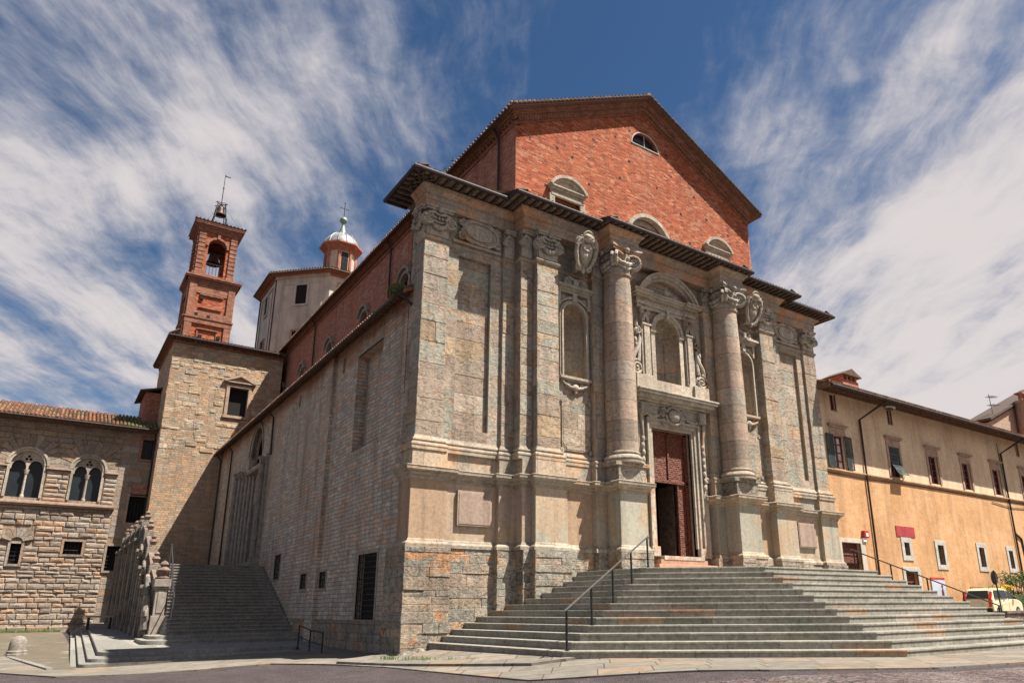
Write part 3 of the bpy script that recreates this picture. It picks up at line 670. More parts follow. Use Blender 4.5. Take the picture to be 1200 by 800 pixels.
# lower panels under the niches
for S in (0, 1):
    X = (lambda a, b_: (a, b_)) if not S else (lambda a, b_: (W-b_, W-a))
    mp = front(-.35); a, c = X(5.56, 6.84)
    b = MB(); r = .13; z0, z1 = 6.62, 8.5
    def notch(u0, u1, v0, v1, r):
        P_ = []
        for (cu, cv, s0) in ((u1, v0, math.pi), (u1, v1, 3*math.pi/2), (u0, v1, 2*math.pi), (u0, v0, math.pi/2)):
            for i in range(6):
                a_ = s0-(math.pi/2)*i/5; P_.append((cu+r*math.cos(a_), cv+r*math.sin(a_)))
        return P_
    b.extr(mp, notch(a, c, z0, z1, r), 0, .05); b.extr(mp, notch(a+.05, c-.05, z0+.05, z1-.05, r), .05, .062)
    part(b, 'notched_panel', 'wallb')
    b = MB()
    for (u, v) in ((a, z0), (c, z0), (a, z1), (c, z1)): b.spiral(mp, u, v, .09, .07, 1, 1.4)
    part(b, 'panel_scrolls', 'carve', smooth=True)
    # niche: shell of half round wall and quarter sphere head
    a, c = X(5.66, 6.68); m_ = (a+c)/2; r = (c-a)/2; zs = 12.42-r; b = MB(); N = 14; dp = .62
    ring = lambda z, k=1.0: [(m_-r*k*math.cos(math.pi*i/N), -.24+(dp*k*math.sin(math.pi*i/N)), z) for i in range(N+1)]
    rows = [ring(9.5), ring(9.9), ring(10.9), ring(zs-.10)]
    for j in range(len(rows)-1):
        for i in range(N): b.add([rows[j][i], rows[j][i+1], rows[j+1][i+1], rows[j+1][i]], .3)
    hs = [ring(zs+r*math.sin(t_*math.pi/2/7), max(.001, math.cos(t_*math.pi/2/7))) for t_ in range(8)]; hs = [rows[-1]]+hs
    for j in range(len(hs)-1):
        for i in range(N): b.add([hs[j][i], hs[j][i+1], hs[j+1][i+1], hs[j+1][i]], .6)
    b.add([(a, -.24, 9.5)]+[p for p in ring(9.5)][::-1], .2)
    for j in range(3):    # impost band
        pass
    b.tube(ring(zs-.06, .98), .035, 6); b.tube(ring(9.62, .985), .03, 6)
    nic = part(b, 'niche', 'mould', smooth=True)
    b = MB()
    for (o, dpp) in ((.05, .12), (.12, .07)):
        for (u0, u1) in ((a-o-.05, a-o+.02), (c+o-.02, c+o+.05)): b.mbox(mp, u0, u1, 9.42, zs, 0, dpp)
        b.arch_band(mp, m_, zs, r+o-.02, r+o+.05, 0, dpp)
    b.mbox(mp, a-.2, c+.2, 9.34, 9.44, 0, .17); b.mbox(mp, a-.13, c+.13, 9.28, 9.34, 0, .12)
    b.build('niche_frame', 'pale', nic)
    # hanging carving below
    b = MB(); b.swag(mp, a-.1, 9.22, c+.1, 9.22, .22, .07, .09, 6); b.ell(mp(m_, 9.03, .1), .16, .09, .14); b.ell(mp(m_, 8.86, .08), .07, .06, .10)
    for s_ in (-1, 1): b.spiral(mp, m_+s_*.34, 9.12, .13, .08, s_, 1.6); b.spiral(mp, m_+s_*.58, 9.18, .08, .08, -s_, 1.4)
    b.build('niche_corbel', 'carve', nic, smooth=True)
    # hood cornice
    b = MB(); b.swag(mp, a-.12, 12.42, c+.12, 12.42, -.26, .07, .08, 7)
    for s_ in (-1, 1): b.mbox(mp, m_+s_*.72-.08, m_+s_*.72+.08, 12.3, 12.86, 0, .12); b.spiral(mp, m_+s_*.5, 12.62, .11, .08, s_, 1.5)
    b.mbox(mp, m_-.1, m_+.1, 12.5, 12.9, 0, .17)
    b.mbox(mp, a-.26, c+.26, 12.84, 12.92, 0, .16); b.mbox(mp, a-.32, c+.32, 12.92, 13.0, 0, .24); b.mbox(mp, a-.38, c+.38, 13.0, 13.08, 0, .34); b.mbox(mp, a-.33, c+.33, 13.08, 13.12, 0, .3)
    b.build('niche_hood', 'carve', nic, bevel=.008)
    b = MB()
    for s_ in (-1, 1): b.spiral(mp, m_+s_*.36, 13.3, .19, .2, s_, 1.8, th=.2); b.tube([mp(m_+s_*.36, 13.49, .2), mp(m_+s_*.12, 13.42, .2), mp(m_, 13.3, .22)], .05)
    b.mbox(mp, m_-.12, m_+.12, 13.12, 13.42, .0, .26); b.mbox(mp, m_-.62, m_+.62, 13.1, 13.18, .0, .24)
    b.build('scroll_crest', 'carve', nic, smooth=True)
    # carved coat of arms
    mpf_ = mp; mp = lambda u, v, n, q=mpf_: q(u, v, n+.32+(v-13.7)*.30)
    b = MB(); n = .42; zc = 14.30
    b.mbox(mpf_, m_-.07, m_+.07, 13.8, 14.3, -.05, .42)
    sh = [(0, -.62), (.22, -.42), (.36, -.1), (.40, .25), (.30, .42), (.14, .36), (0, .44), (-.14, .36), (-.30, .42), (-.40, .25), (-.36, -.1), (-.22, -.42)]
    b.extr(mp, [(m_+u, zc+v) for u, v in sh], .18, n-.1)
    b.extr(mp, [(m_+u*.72, zc+v*.76) for u, v in sh], n-.1, n+.0)
    b.ell(mp(m_, zc, n-.05), .24, .10, .34)
    for s_ in (-1, 1):
        b.tube([mp(m_+s_*u, zc+v, n-.02) for u, v in ((.12, -.66), (.30, -.46), (.44, -.12), (.47, .2), (.40, .46), (.26, .52))], [.05, .07, .08, .085, .08, .05])
        b.spiral(mp, m_+s_*.38, zc+.40, .17, n-.02, s_, 1.5, th=.3); b.spiral(mp, m_+s_*.24, zc-.56, .13, n-.04, -s_, 1.4, th=.3)
        b.ell(mp(m_+s_*.44, zc-.02, n-.04), .08, .08, .2); b.ell(mp(m_+s_*.16, zc+.12, n+.05), .05, .04, .09)
        b.spiral(mp, m_+s_*.15, zc+.62, .10, n-.02, s_, 1.4, th=.3)
    b.ell(mp(m_, zc+.58, n-.04), .25, .16, .15); b.ell(mp(m_, zc+.50, n+.04), .12, .08, .09); b.tube([mp(m_-.3, zc+.5, n-.02), mp(m_, zc+.42, n+.03), mp(m_+.3, zc+.5, n-.02)], .05)
    b.arc(mp, m_, zc+.56, .24, n-.02, .045, 0, math.pi); b.ell(mp(m_, zc-.66, n-.04), .09, .08, .14)
    b.ell(mp(m_, zc-.1, n+.04), .06, .04, .16); b.ell(mp(m_, zc+.05, n+.05), .11, .03, .05)
    part(b, 'coat_of_arms', 'pale', smooth=True)

# capitals
def capital(mp, uc, w, v0=13.8, n=0.0, half=0):
    b = MB(); h = 1.08; hw = w/2
    b.mbox(mp, uc-hw*.92, uc+hw*.92, v0, v0+h*.84, -.12, n+.03)
    b.mbox(mp, uc-hw*1.12, uc+hw*1.12, v0+h*.86, v0+h*.93, -.12, n+.17); b.mbox(mp, uc-hw*1.18, uc+hw*1.18, v0+h*.93, v0+h, -.12, n+.22)
    r = .23*min(1, w*1.05+.05)
    sides = (-1, 1) if not half else (half,)
    for s_ in sides:
        b.spiral(mp, uc+s_*(hw*.98), v0+h*.50, r, n+.17, s_, 2.1, th=.2, depth=.9)
        b.tube([mp(uc+s_*(hw*.98), v0+h*.50+r, n+.17), mp(uc+s_*hw*.5, v0+h*.76, n+.15), mp(uc, v0+h*.73, n+.13)], .045)
        b.spiral(mp, uc+s_*hw*.45, v0+h*.80, r*.4, n+.14, -s_, 1.2)
    if not half:
        b.swag(mp, uc-hw*.75, v0+h*.45, uc+hw*.75, v0+h*.45, .17*w+.05, .095, n+.12, 5)
        for i in range(5): b.ell(mp(uc+(i-2)*hw*.30, v0+h*.62, n+.07), hw*.12, .06, .075, seg=8, rings=6)
        b.ell(mp(uc, v0+h*.9, n+.2), .11, .09, .14); b.ell(mp(uc, v0+h*1.02, n+.17), .05, .05, .07); b.swag(mp, uc-hw*.7, v0+h*.55, uc+hw*.7, v0+h*.55, .10, .04, n+.1, 7)
    return b
def mi(f):
    for S in (0, 1): f(S, (lambda x: x) if not S else (lambda x: W-x))
def _c(S, X):
    b = capital(front(0), X(.48), .92); 
    b2 = capital(side(0 if not S else W+0.0), .36, .66) if not S else None
    ca = part(b, 'capital', 'carve', smooth=True)
    if b2: b2.build('capital_return', 'carve', ca, smooth=True)
    part(capital(front(0), X(3.46), .46, half=(-1 if not S else 1)), 'capital', 'carve', smooth=True)
    part(capital(front(-.42), X(3.98), .5, half=(-1 if not S else 1)), 'capital', 'carve', smooth=True)
    cb = part(capital(front(-.712), X(4.74), .92), 'capital', 'carve', smooth=True)
    part(capital(front(-.60), X(7.22), .5, half=(-1 if not S else 1)), 'capital', 'carve', smooth=True)
    part(capital(front(-.60), X(8.62), .5, half=(1 if not S else -1)), 'capital', 'carve', smooth=True)
    # the column's own capital: round bell, four corner volutes
    cx, cy, v0, h = X(7.92), -.97, 13.84, 1.05
    b = MB(); b.lathe([(.53, 0), (.56, .1), (.54, .3), (.58, .55), (.62, .8)], cx, cy, v0, 28)
    b.prism([(cx-.70, cy-.70), (cx-.3, cy-.58), (cx+.3, cy-.58), (cx+.70, cy-.70), (cx+.58, cy), (cx+.70, cy+.5), (cx-.70, cy+.5), (cx-.58, cy)], v0+.88, v0+.98)
    b.prism([(cx-.76, cy-.76), (cx-.32, cy-.64), (cx+.32, cy-.64), (cx+.76, cy-.76), (cx+.64, cy), (cx+.76, cy+.5), (cx-.76, cy+.5), (cx-.64, cy)], v0+.98, v0+1.06)
    for sx in (-1, 1):
        d = Vector((sx, -1, 0)).normalized(); t_ = Vector((-d.y, d.x, 0))
        for q in (-1, 1):
            o_ = Vector((cx, cy, 0))
            mp = lambda u, v, n, o_=o_, d=d, t_=t_, q=q: tuple(o_+d*u+t_*(q*n)+Vector((0, 0, v)))
            b.spiral(mp, .70, v0+.50, .30, .09, -1, 2.0, th=.22, depth=.35)
        b.tube([(cx+sx*.15, cy-.60, v0+.72), (cx+sx*.38, cy-.60, v0+.80), (cx+sx*.55, cy-.58, v0+.80)], .06)
    def cyl(u, v, n): a_ = u/.56-math.pi/2; return (cx+(.56+n)*math.cos(a_), cy+(.56+n)*math.sin(a_), v)
    for cu in (0, -.88, .88): b.swag(cyl, cu-.34, v0+.52, cu+.34, v0+.52, .2, .10, .08, 4); b.ell(cyl(cu, v0+.90, .16), .09, .09, .11); b.swag(cyl, cu-.3, v0+.3, cu+.3, v0+.3, .14, .07, .05, 4)
    for i in range(12): b.ell(cyl((i-5.5)*.22, v0+.62, .06), .07, .07, .08, seg=8, rings=6)
    part(b, 'column_capital', 'carve', smooth=True)
    # frieze panel over the outer bay
    mp = front(.12); c_ = X(2.2); b = MB()
    b.mbox(mp, X(1.12) if not S else X(3.1), X(3.1) if not S else X(1.12), 13.84, 13.94, 0, .09)
    b.disc(mp, c_, 14.42, .40, 0, .10, 26, ru=.72)
    b.disc(mp, c_, 14.42, .30, .10, .14, 26, ru=.60)
    b.arc(mp, c_, 14.42, .76, .12, .05, 0, 2*math.pi, 30, ry=.43)
    for s_ in (-1, 1):
        for t2 in (-1, 1): b.spiral(mp, c_+s_*.74, 14.42+t2*.27, .15, .12, s_*t2, 1.5, th=.24)
        b.tube([mp(c_+s_*.05, 14.84, .14), mp(c_+s_*.35, 14.86, .14), mp(c_+s_*.62, 14.76, .13)], .05)
        b.tube([mp(c_+s_*.05, 14.02, .12), mp(c_+s_*.35, 13.98, .12), mp(c_+s_*.62, 14.1, .12)], .05)
    b.ell(mp(c_, 14.42, .13), .05, .04, .34)
    part(b, 'frieze_cartouche', 'carve', smooth=True)
mi(_c)

# entablature, full ressauts
En = [(-.06, .78), (-.06, -.1), (3.62, -.1), (3.62, -.78), (7.2, -.78), (7.2, -1.52), (8.63, -1.52), (8.63, -.78)]
En = mirror(En)
mouldings('entablature', [En], [(-.6, 14.9), (.0, 14.9), (.0, 15.12), (.03, 15.14), (.03, 15.34), (.06, 15.36), (.09, 15.42), (.16, 15.5), (.22, 15.54), (.23, 15.62), (-.6, 15.62)], 'entab')
# eave: boards, rafters, gutter
Ev = [(-.84, 1.87), (-.84, -.86), (2.87, -.86), (2.87, -1.52), (6.83, -1.52), (6.83, -1.93)]; Ev = mirror(Ev)
b = MB(); b.prism(Ev+[(W-.9, 1.87)], 15.66, 15.72) if False else None
def eslab(b, x0, x1, y0): b.box(x0, x1, y0, .6, 15.70, 15.76)
eslab(b, -.84, 2.87, -.86); eslab(b, 2.875, 6.83, -1.52); eslab(b, 6.835, W-6.835, -1.93); eslab(b, W-6.83, W-2.875, -1.52); eslab(b, W-2.87, W+.84, -.86)
b.box(-.84, .3, .605, 1.87, 15.70, 15.76)
b.add([(-.84, -.86, 15.78), (W+.84, -.86, 15.78), (W, .5, 16.5), (0, .5, 16.5)]); b.add([(2.87, -1.52, 15.78), (W-2.87, -1.52, 15.78), (W-2.87, .5, 16.6), (2.87, .5, 16.6)]); b.add([(6.83, -1.93, 15.78), (W-6.83, -1.93, 15.78), (W-6.83, .5, 16.7), (6.83, .5, 16.7)])
b.add([(-.84, -.86, 15.78), (-.84, 1.87, 15.78), (4, 1.87, 17), (4, .5, 17), (0, .5, 16.5)])
ea = part(b, 'facade_eave', 'soffit')
b = MB()
def raft(x, y0, y1): b.box(x-.055, x+.055, y0, y1, 15.60, 15.69)
x = -.5
while x < W+.6:
    ye = -.86 if (x < 2.9 or x > W-2.9) else (-1.52 if (x < 6.85 or x > W-6.85) else -1.93)
    raft(x, ye+.06, .4); x += .33
for i in range(8): b.box(-.8, 0, -.6+i*.33, -.5+i*.33, 15.60, 15.69)
b.tube([(-.8, -.82, 15.65), (.2, .1, 15.65)], .06, 4)
b.build('eave_rafters', 'wood', ea)  # row of single rafters below the eave boards, one mesh
b = MB(); b.tube([(x, y, 15.72) for x, y in Ev], .085, 10)
b.build('gutter', 'gutter', ea)
# tile ends peeping over the gutter
b = MB()
for i in range(len(Ev)-1):
    (xa, ya), (xb, yb) = Ev[i], Ev[i+1]; L = math.hypot(xb-xa, yb-ya); k = int(L/.2)
    nx_, ny_ = ((yb-ya)/L, -(xb-xa)/L)
    for j in range(k):
        t_ = (j+.5)/k; px_, py_ = xa+(xb-xa)*t_, ya+(yb-ya)*t_
        b.tube([(px_-nx_*.02, py_-ny_*.02, 15.81), (px_-nx_*.5, py_-ny_*.5, 15.98)], .06, 6)
b.build('tile_edge', 'tiledark', ea)

# ---- centre: door, surround, aedicule
mp = front(-.35)
b = MB()
for s_ in (-1, 1):
    xc = 11.05
    for (o0, o1, n0) in ((1.085, 1.20, .10), (1.20, 1.36, .16), (1.36, 1.46, .24)):
        b.mbox(mp, xc+min(s_*o0, s_*o1), xc+max(s_*o0, s_*o1), 3.0, 8.05+o1-1.085, -.1, n0)
    b.mbox(mp, xc+min(s_*1.085, s_*1.5), xc+max(s_*1.085, s_*1.5), 2.98, 3.35, -.1, .27)
    b.mbox(mp, xc+min(s_*1.5, s_*1.85), xc+max(s_*1.5, s_*1.85), 2.98, 9.0, -.1, .12)
for (o0, o1, n0) in ((1.085, 1.20, .10), (1.20, 1.36, .16), (1.36, 1.46, .24)):
    b.mbox(mp, 11.05-o0-.002, 11.05+o0+.002, 8.05+o0-1.085, 8.05+o1-1.085, -.1, n0)
b.mbox(mp, 9.97, 12.135, 2.85, 3.0, -.9, .45, .2)
sur = part(b, 'door_surround', 'pale', bevel=.012)
b = MB()
b.mbox(mp, 9.2, 12.9, 8.48, 8.98, 0, .16)
zc = 8.62
b.ell(mp(11.05, zc, .28), .34, .16, .26, seg=18); b.arc(mp, 11.05, zc, .43, .26, .06, 0, 2*math.pi, 26, ry=.36)
for s_ in (-1, 1):
    b.spiral(mp, 11.05+s_*.58, zc+.1, .2, .24, s_, 1.7, th=.22); b.spiral(mp, 11.05+s_*.5, zc-.3, .15, .22, -s_, 1.5, th=.24)
    b.swag(mp, 11.05+s_*.75, 8.6, 11.05+s_*1.5, 8.62, .14, .08, .2, 4); b.ell(mp(11.05+s_*1.05, 8.5, .22), .12, .1, .09)
    b.spiral(mp, 11.05+s_*1.62, 8.75, .19, .22, s_, 1.8, th=.2); b.tube([mp(11.05+s_*1.8, 8.7, .2), mp(11.05+s_*1.72, 8.2, .2), mp(11.05+s_*1.66, 7.6, .18)], [.09, .07, .04])
    for i in range(7): b.ell(mp(11.05+s_*(1.66+.03*(i % 2)), 7.5-i*.28, .17), .09, .07, .13)
    b.spiral(mp, 11.05+s_*1.66, 5.45, .12, .17, s_, 1.3)
b.ell(mp(11.05, zc+.42, .26), .16, .12, .1)
b.build('carved_overdoor', 'carve', sur, smooth=True)
b = MB()
for (w_, z0, z1, n0) in ((1.95, 8.96, 9.04, .26), (2.0, 9.04, 9.12, .4), (2.1, 9.12, 9.26, .6), (2.2, 9.26, 9.36, .72), (2.24, 9.36, 9.44, .76)):
    b.mbox(mp, 11.05-w_, 11.05+w_, z0, z1, -.05, n0)
for s_ in (-1, 1):
    b.mbox(mp, 11.05+min(s_*1.45, s_*1.82), 11.05+max(s_*1.45, s_*1.82), 8.5, 8.97, 0, .34)
b.build('door_cornice', 'carve', sur, bevel=.02)
# door leaves
b = MB(); D = front(-.02)
b.mbox(D, 9.97, 12.135, 5.98, 8.06, 0, .08); b.mbox(D, 9.97, 12.135, 5.92, 6.04, .0, .14)
b.mbox(D, 11.0, 11.1, 6.0, 8.05, .05, .14); b.mbox(D, 9.97, 10.06, 3.0, 8.05, .0, .14); b.mbox(D, 11.95, 12.135, 3.0, 8.05, .0, .14); b.mbox(D, 9.97, 12.135, 7.95, 8.05, .05, .14)
dr = part(b, 'church_door', 'door', bevel=.01)
b = MB(); b.mbox(D, 10.06, 10.33, 3.0, 5.93, 0, .06); b.mbox(D, 11.5, 11.96, 3.0, 5.93, 0, .06); b.mbox(D, 11.5, 11.56, 3.0, 5.93, .06, .11)
b.build('door_leaf', 'door', dr, bevel=.008)
b = MB(); b.extr(lambda u, v, n: (11.44+.05*u+n, .1+u, v), [(0, 3.02), (.95, 3.02), (.95, 5.9), (0, 5.9)], 0, .06); b.build('open_leaf', 'wood', dr)
b = MB(); b.box(10.2, 11.6, 2.2, 2.3, 3, 5.6)
for i in range(4): b.box(10.3+i*.32, 10.33+i*.32, 2.1, 2.2, 3.6, 5.5)
for i in range(4): b.box(10.3, 11.4, 2.1, 2.2, 4+.45*i, 4.03+.45*i)
b.build('inner_porch', 'wood', dr)
# door steps (reddish)
b = MB()
b.prism([(9.2, 0), (9.2, -1.25), (12.9, -1.25), (12.9, 0)], 2.3, 2.5); b.prism([(9.5, 0), (9.5, -1.0), (12.6, -1.0), (12.6, 0)], 2.5, 2.68); b.prism([(9.8, 0), (9.8, -.78), (12.3, -.78), (12.3, 0)], 2.68, 2.86)
b.prism([(8.9, 0), (8.9, -1.9), (12.9, -1.9), (12.9, 0)], 2.28, 2.42)
part(b, 'door_steps', plain('red_stone', (.40, .24, .17), .85, .12, 3, .006), bevel=.012)
# aedicule
b = MB(); b.mbox(mp, 9.1, 13.0, 9.44, 10.02, 0, .3); b.mbox(mp, 9.0, 13.1, 9.44, 9.56, 0, .36); b.mbox(mp, 9.0, 9.85, 9.44, 10.1, 0, .4); b.mbox(mp, 12.25, 13.1, 9.44, 10.1, 0, .4)
for s_ in (-1, 1):
    f_ = lambda a_, c_, z0, z1, n0: b.mbox(mp, 11.05+min(s_*a_, s_*c_), 11.05+max(s_*a_, s_*c_), z0, z1, 0, n0)
    f_(1.03, 1.5, 10.05, 12.4, .18); f_(1.10, 1.40, 10.15, 12.4, .24); f_(1.0, 1.52, 10.02, 10.18, .28); f_(1.0, 1.52, 12.36, 12.46, .27)
    f_(.70, .92, 10.05, 12.2, .12); f_(.66, .98, 12.18, 12.32, .18)
aed = part(b, 'aedicule', 'pale', bevel=.012)
b = MB()
b.arch_band(mp, 11.05, 12.28, .68, .80, 0, .13); b.arch_band(mp, 11.05, 12.28, .80, .93, 0, .19); b.mbox(mp, 10.97, 11.13, 12.9, 13.25, 0, .26)
b.build('archivolt', 'pale', aed)
for s_ in (-1, 1):
    b = MB()
    c_ = 11.05+s_*1.28
    b.mbox(mp, c_-.2, c_+.2, 12.46, 13.16, 0, .14); b.mbox(mp, c_-.27, c_+.27, 13.08, 13.16, 0, .24)
    for q in (-1, 1): b.spiral(mp, c_+q*.17, 12.98, .12, .2, q, 1.6, th=.22); b.ell(mp(c_+q*.1, 12.68, .18), .08, .08, .17); b.ell(mp(c_+q*.17, 12.58, .17), .05, .06, .12)
    b.ell(mp(c_, 12.82, .2), .09, .08, .12)
    b.build('pilaster_capital', 'carve', aed, smooth=True); b = MB()
    u = 11.05+s_*1.83
    b.spiral(mp, u+s_*.02, 10.42, .32, .2, -s_, 2.1, th=.2, depth=.6); b.spiral(mp, u-s_*.1, 12.05, .17, .2, s_, 1.7, th=.22, depth=.9)
    b.tube([mp(u+s_*.26, 10.6, .18), mp(u+s_*.12, 11.0, .18), mp(u-s_*.12, 11.35, .18), mp(u-s_*.2, 11.7, .18), mp(u-s_*.16, 12.1, .18)], [.08, .1, .1, .08, .06])
    b.tube([mp(u-s_*.1, 10.72, .14), mp(u-s_*.16, 11.1, .14), mp(u-s_*.2, 11.5, .14)], [.1, .09, .07])
    b.ell(mp(u-s_*.05, 12.35, .16), .1, .08, .2); b.ell(mp(u+s_*.02, 11.62, .16), .08, .07, .14); b.ell(mp(u+s_*.0, 11.42, .16), .07, .07, .1); b.ell(mp(u, 11.2, .16), .08, .07, .12)
    b.build('scroll_console', 'carve', aed, smooth=True)
b = MB()
for (w_, z0, z1, n0) in ((1.62, 13.16, 13.30, .16), (1.68, 13.30, 13.44, .22), (1.62, 13.44, 13.62, .14), (1.78, 13.62, 13.70, .3), (1.9, 13.70, 13.80, .42), (1.96, 13.80, 13.88, .48)):
    b.mbox(mp, 11.05-w_, 11.05+w_, z0, z1, 0, n0*.72)
    for s_ in (-1, 1): b.mbox(mp, 11.05+min(s_*1.0, s_*(w_+.05)), 11.05+max(s_*1.0, s_*(w_+.05)), z0-.001, z1+.001, 0, n0)
b.build('aedicule_entablature', 'pale', aed, bevel=.01)
b = MB()
a0 = math.asin(.5)
for (r0, r1, n0) in ((1.62, 1.74, .26), (1.74, 1.86, .38), (1.86, 1.96, .46)):
    b.arch_band(mp, 11.05, 13.0, r0, r1, 0, n0, R(27), R(153), 24)
b.mbox(mp, 9.75, 12.35, 13.88, 14.05, 0, .06)
b.build('segmental_pediment', 'pale', aed)
b = MB(); b.ell(mp(11.05, 14.12, .16), .16, .12, .2)
for s_ in (-1, 1): b.spiral(mp, 11.05+s_*.3, 14.1, .16, .14, s_, 1.5, th=.25); b.ell(mp(11.05+s_*.55, 14.04, .12), .14, .08, .08)
b.build('pediment_carving', 'carve', aed, smooth=True)
# centre niche shell
m_, r, zs = 11.055, .675, 12.275; b = MB(); N = 16
ring = lambda z, k=1.0: [(m_-r*k*math.cos(math.pi*i/N), -.2+(.62*k*math.sin(math.pi*i/N)), z) for i in range(N+1)]
rows = [ring(10.1), ring(11), ring(zs)]+[ring(zs+r*math.sin(t_*math.pi/2/7), max(.001, math.cos(t_*math.pi/2/7))) for t_ in range(1, 8)]
for j in range(len(rows)-1):
    for i in range(N): b.add([rows[j][i], rows[j][i+1], rows[j+1][i+1], rows[j+1][i]], .3)
b.add(ring(10.1), .2); b.tube(ring(zs-.02, .98), .045, 6)
for i in (4, 8, 12):
    a_ = math.pi*i/N; b.box(m_-r*.97*math.cos(a_)-.03, m_-r*.97*math.cos(a_)+.03, -.2+.58*math.sin(a_), -.2+.61*math.sin(a_), 10.3, 12.1)
b.build('centre_niche', 'mould', aed, smooth=True)

# ---- gable and nave
GX = 11.15; xl, xr = 4.015, 18.25; yg = .52; zw, za = 20.35, 24.0
b = MB()
mpg = front(yg); lw = (5.9, 7.22, 16.5, 17.62); rw = (GX*2-7.22, GX*2-5.9, 16.5, 17.62)
lun = (10.4, 12.12, 22.1, 22.95, 'lunette'); cen = (9.95, 12.5, 16.6, 18.35, 'round')
b.wall(mpg, xl, xr, 15.5, zw, [lw, rw, (9.9, 12.45, 16.3, 18.36, 'round')], depth=.3)
ptsL = [(xl, zw), (GX, za), (xr, zw)]
# upper triangle in strips, leaving the lunette
zt = lambda x: zw+(za-zw)*(1-abs(x-GX)/((GX-xl) if x < GX else (xr-GX)))
def strip(x0, x1, f): 
    b.add([mpg(x0, f(x0)[0], 0), mpg(x1, f(x1)[0], 0), mpg(x1, f(x1)[1], 0), mpg(x0, f(x0)[1], 0)])
strip(xl, 10.4, lambda x: (zw, zt(x)+1e-4)); strip(12.12, xr, lambda x: (zw, zt(x)+1e-4))
N = 14
lunp = [(11.26-.86*math.cos(math.pi*i/N), 22.12+.80*math.sin(math.pi*i/N)) for i in range(N+1)]
for i in range(N):
    p, q = lunp[i], lunp[i+1]
    pts_ = [(p[0], p[1]), (q[0], q[1])]
    segs_ = [(p, q)] if not (p[0] < GX < q[0]) else [(p, (GX, p[1]+(q[1]-p[1])*(GX-p[0])/(q[0]-p[0]))), ((GX, p[1]+(q[1]-p[1])*(GX-p[0])/(q[0]-p[0])), q)]
    for p_, q_ in segs_:
        b.add([mpg(p_[0], p_[1], 0), mpg(q_[0], q_[1], 0), mpg(q_[0], zt(q_[0])+1e-4, 0), mpg(p_[0], zt(p_[0])+1e-4, 0)])
        b.add([mpg(p_[0], zw, 0), mpg(q_[0], zw, 0), mpg(q_[0], 22.12, 0), mpg(p_[0], 22.12, 0)])
    b.add([mpg(p[0], p[1], 0), mpg(q[0], q[1], 0), mpg(q[0], q[1], -.25), mpg(p[0], p[1], -.25)])
b.add([mpg(10.4, 22.12, 0), mpg(12.12, 22.12, 0), mpg(12.12, 22.12, -.25), mpg(10.4, 22.12, -.25)])
gab = part(b, 'gable_wall', 'brick')
b = MB(); b.add([mpg(u, v, -.2) for u, v in lunp]); b.build('gable_lunette', 'glass', gab)
b = MB(); b.arc(mpg, 11.26, 22.12, .86, .0, .035, 0, math.pi, 18, ry=.8); b.tube([mpg(10.4, 22.12, 0), mpg(12.12, 22.12, 0)], .04); b.tube([mpg(11.3, 22.12, -.1), mpg(11.3, 22.9, -.1)], .02); b.build('lunette_frame', 'greyst', gab)
# putlog holes
b = MB()
for (x, z) in [(6.1, 20.05), (8.1, 21.3), (10.3, 22.7), (12.6, 22.3), (14.4, 20.6), (7.8, 18.9), (9.6, 19.9), (11.9, 20.2), (13.4, 19.3), (5.5, 18.0), (8.8, 17.6), (13.9, 17.9), (15.2, 19.6), (17.5, 17.3), (16.7, 19.2), (9.4, 22.0), (4.7, 20.0), (6.9, 19.9), (12.9, 21.2), (10.2, 21.0)]:
    b = MB(); q = random.uniform(.04, .075); b.mbox(mpg, x-q, x+q, z-q, z+q, .0, .004); b.build('putlog_hole', 'dark', gab)
for S in (0, 1):
    o = lw if not S else rw; a, c = o[0], o[1]; m_ = (a+c)/2
    b = MB(); b.mbox(mpg, a-.16, a, 16.3, 17.62, -.1, .10); b.mbox(mpg, c, c+.16, 16.3, 17.62, -.1, .10); b.mbox(mpg, a-.18, c+.18, 17.62, 17.78, -.1, .12); b.mbox(mpg, a-.26, a-.14, 17.1, 17.7, 0, .1); b.mbox(mpg, c+.14, c+.26, 17.1, 17.7, 0, .1)
    b.mbox(mpg, a-.2, c+.2, 17.78, 17.92, 0, .08); b.mbox(mpg, a-.26, c+.26, 17.92, 18.0, 0, .18); b.mbox(mpg, a-.3, c+.3, 18.0, 18.06, 0, .24)
    b.arch_band(mpg, m_, 17.55, .98, 1.12, 0, .28, R(28), R(152), 16); b.arch_band(mpg, m_, 17.55, .9, .98, 0, .2, R(32), R(148), 16)
    b.extr(mpg, [(m_-.9, 18.06)]+[(m_+.95*math.cos(R(t_)), 17.55+.95*math.sin(R(t_))) for t_ in range(145, 34, -10)]+[(m_+.9, 18.06)], 0, .08)
    wf = part(b, 'gable_window', 'pale', bevel=.01)
    b = MB(); b.mbox(mpg, a, c, 16.4, 17.62, -.28, -.26); b.build('window_pane', 'dark', wf)
# round-headed window in the middle, mostly behind the eave
b = MB(); cxm, r_ = 11.175, 1.275; b.arch_band(mpg, cxm, 17.08, 1.2, 1.38, -.15, .14, 0, math.pi, 22); b.arch_band(mpg, cxm, 17.08, .95, 1.2, -.28, -.2, 0, math.pi, 20)
for (u0, u1) in ((cxm-1.38, cxm-1.2), (cxm+1.2, cxm+1.38)): b.mbox(mpg, u0, u1, 16.2, 17.08, -.15, .14)
wf = part(b, 'gable_arched_window', 'pale')
b = MB(); b.mbox(mpg, cxm-1.25, cxm+1.25, 16.3, 18.3, -.32, -.29); b.build('brick_infill', 'brickd', wf)
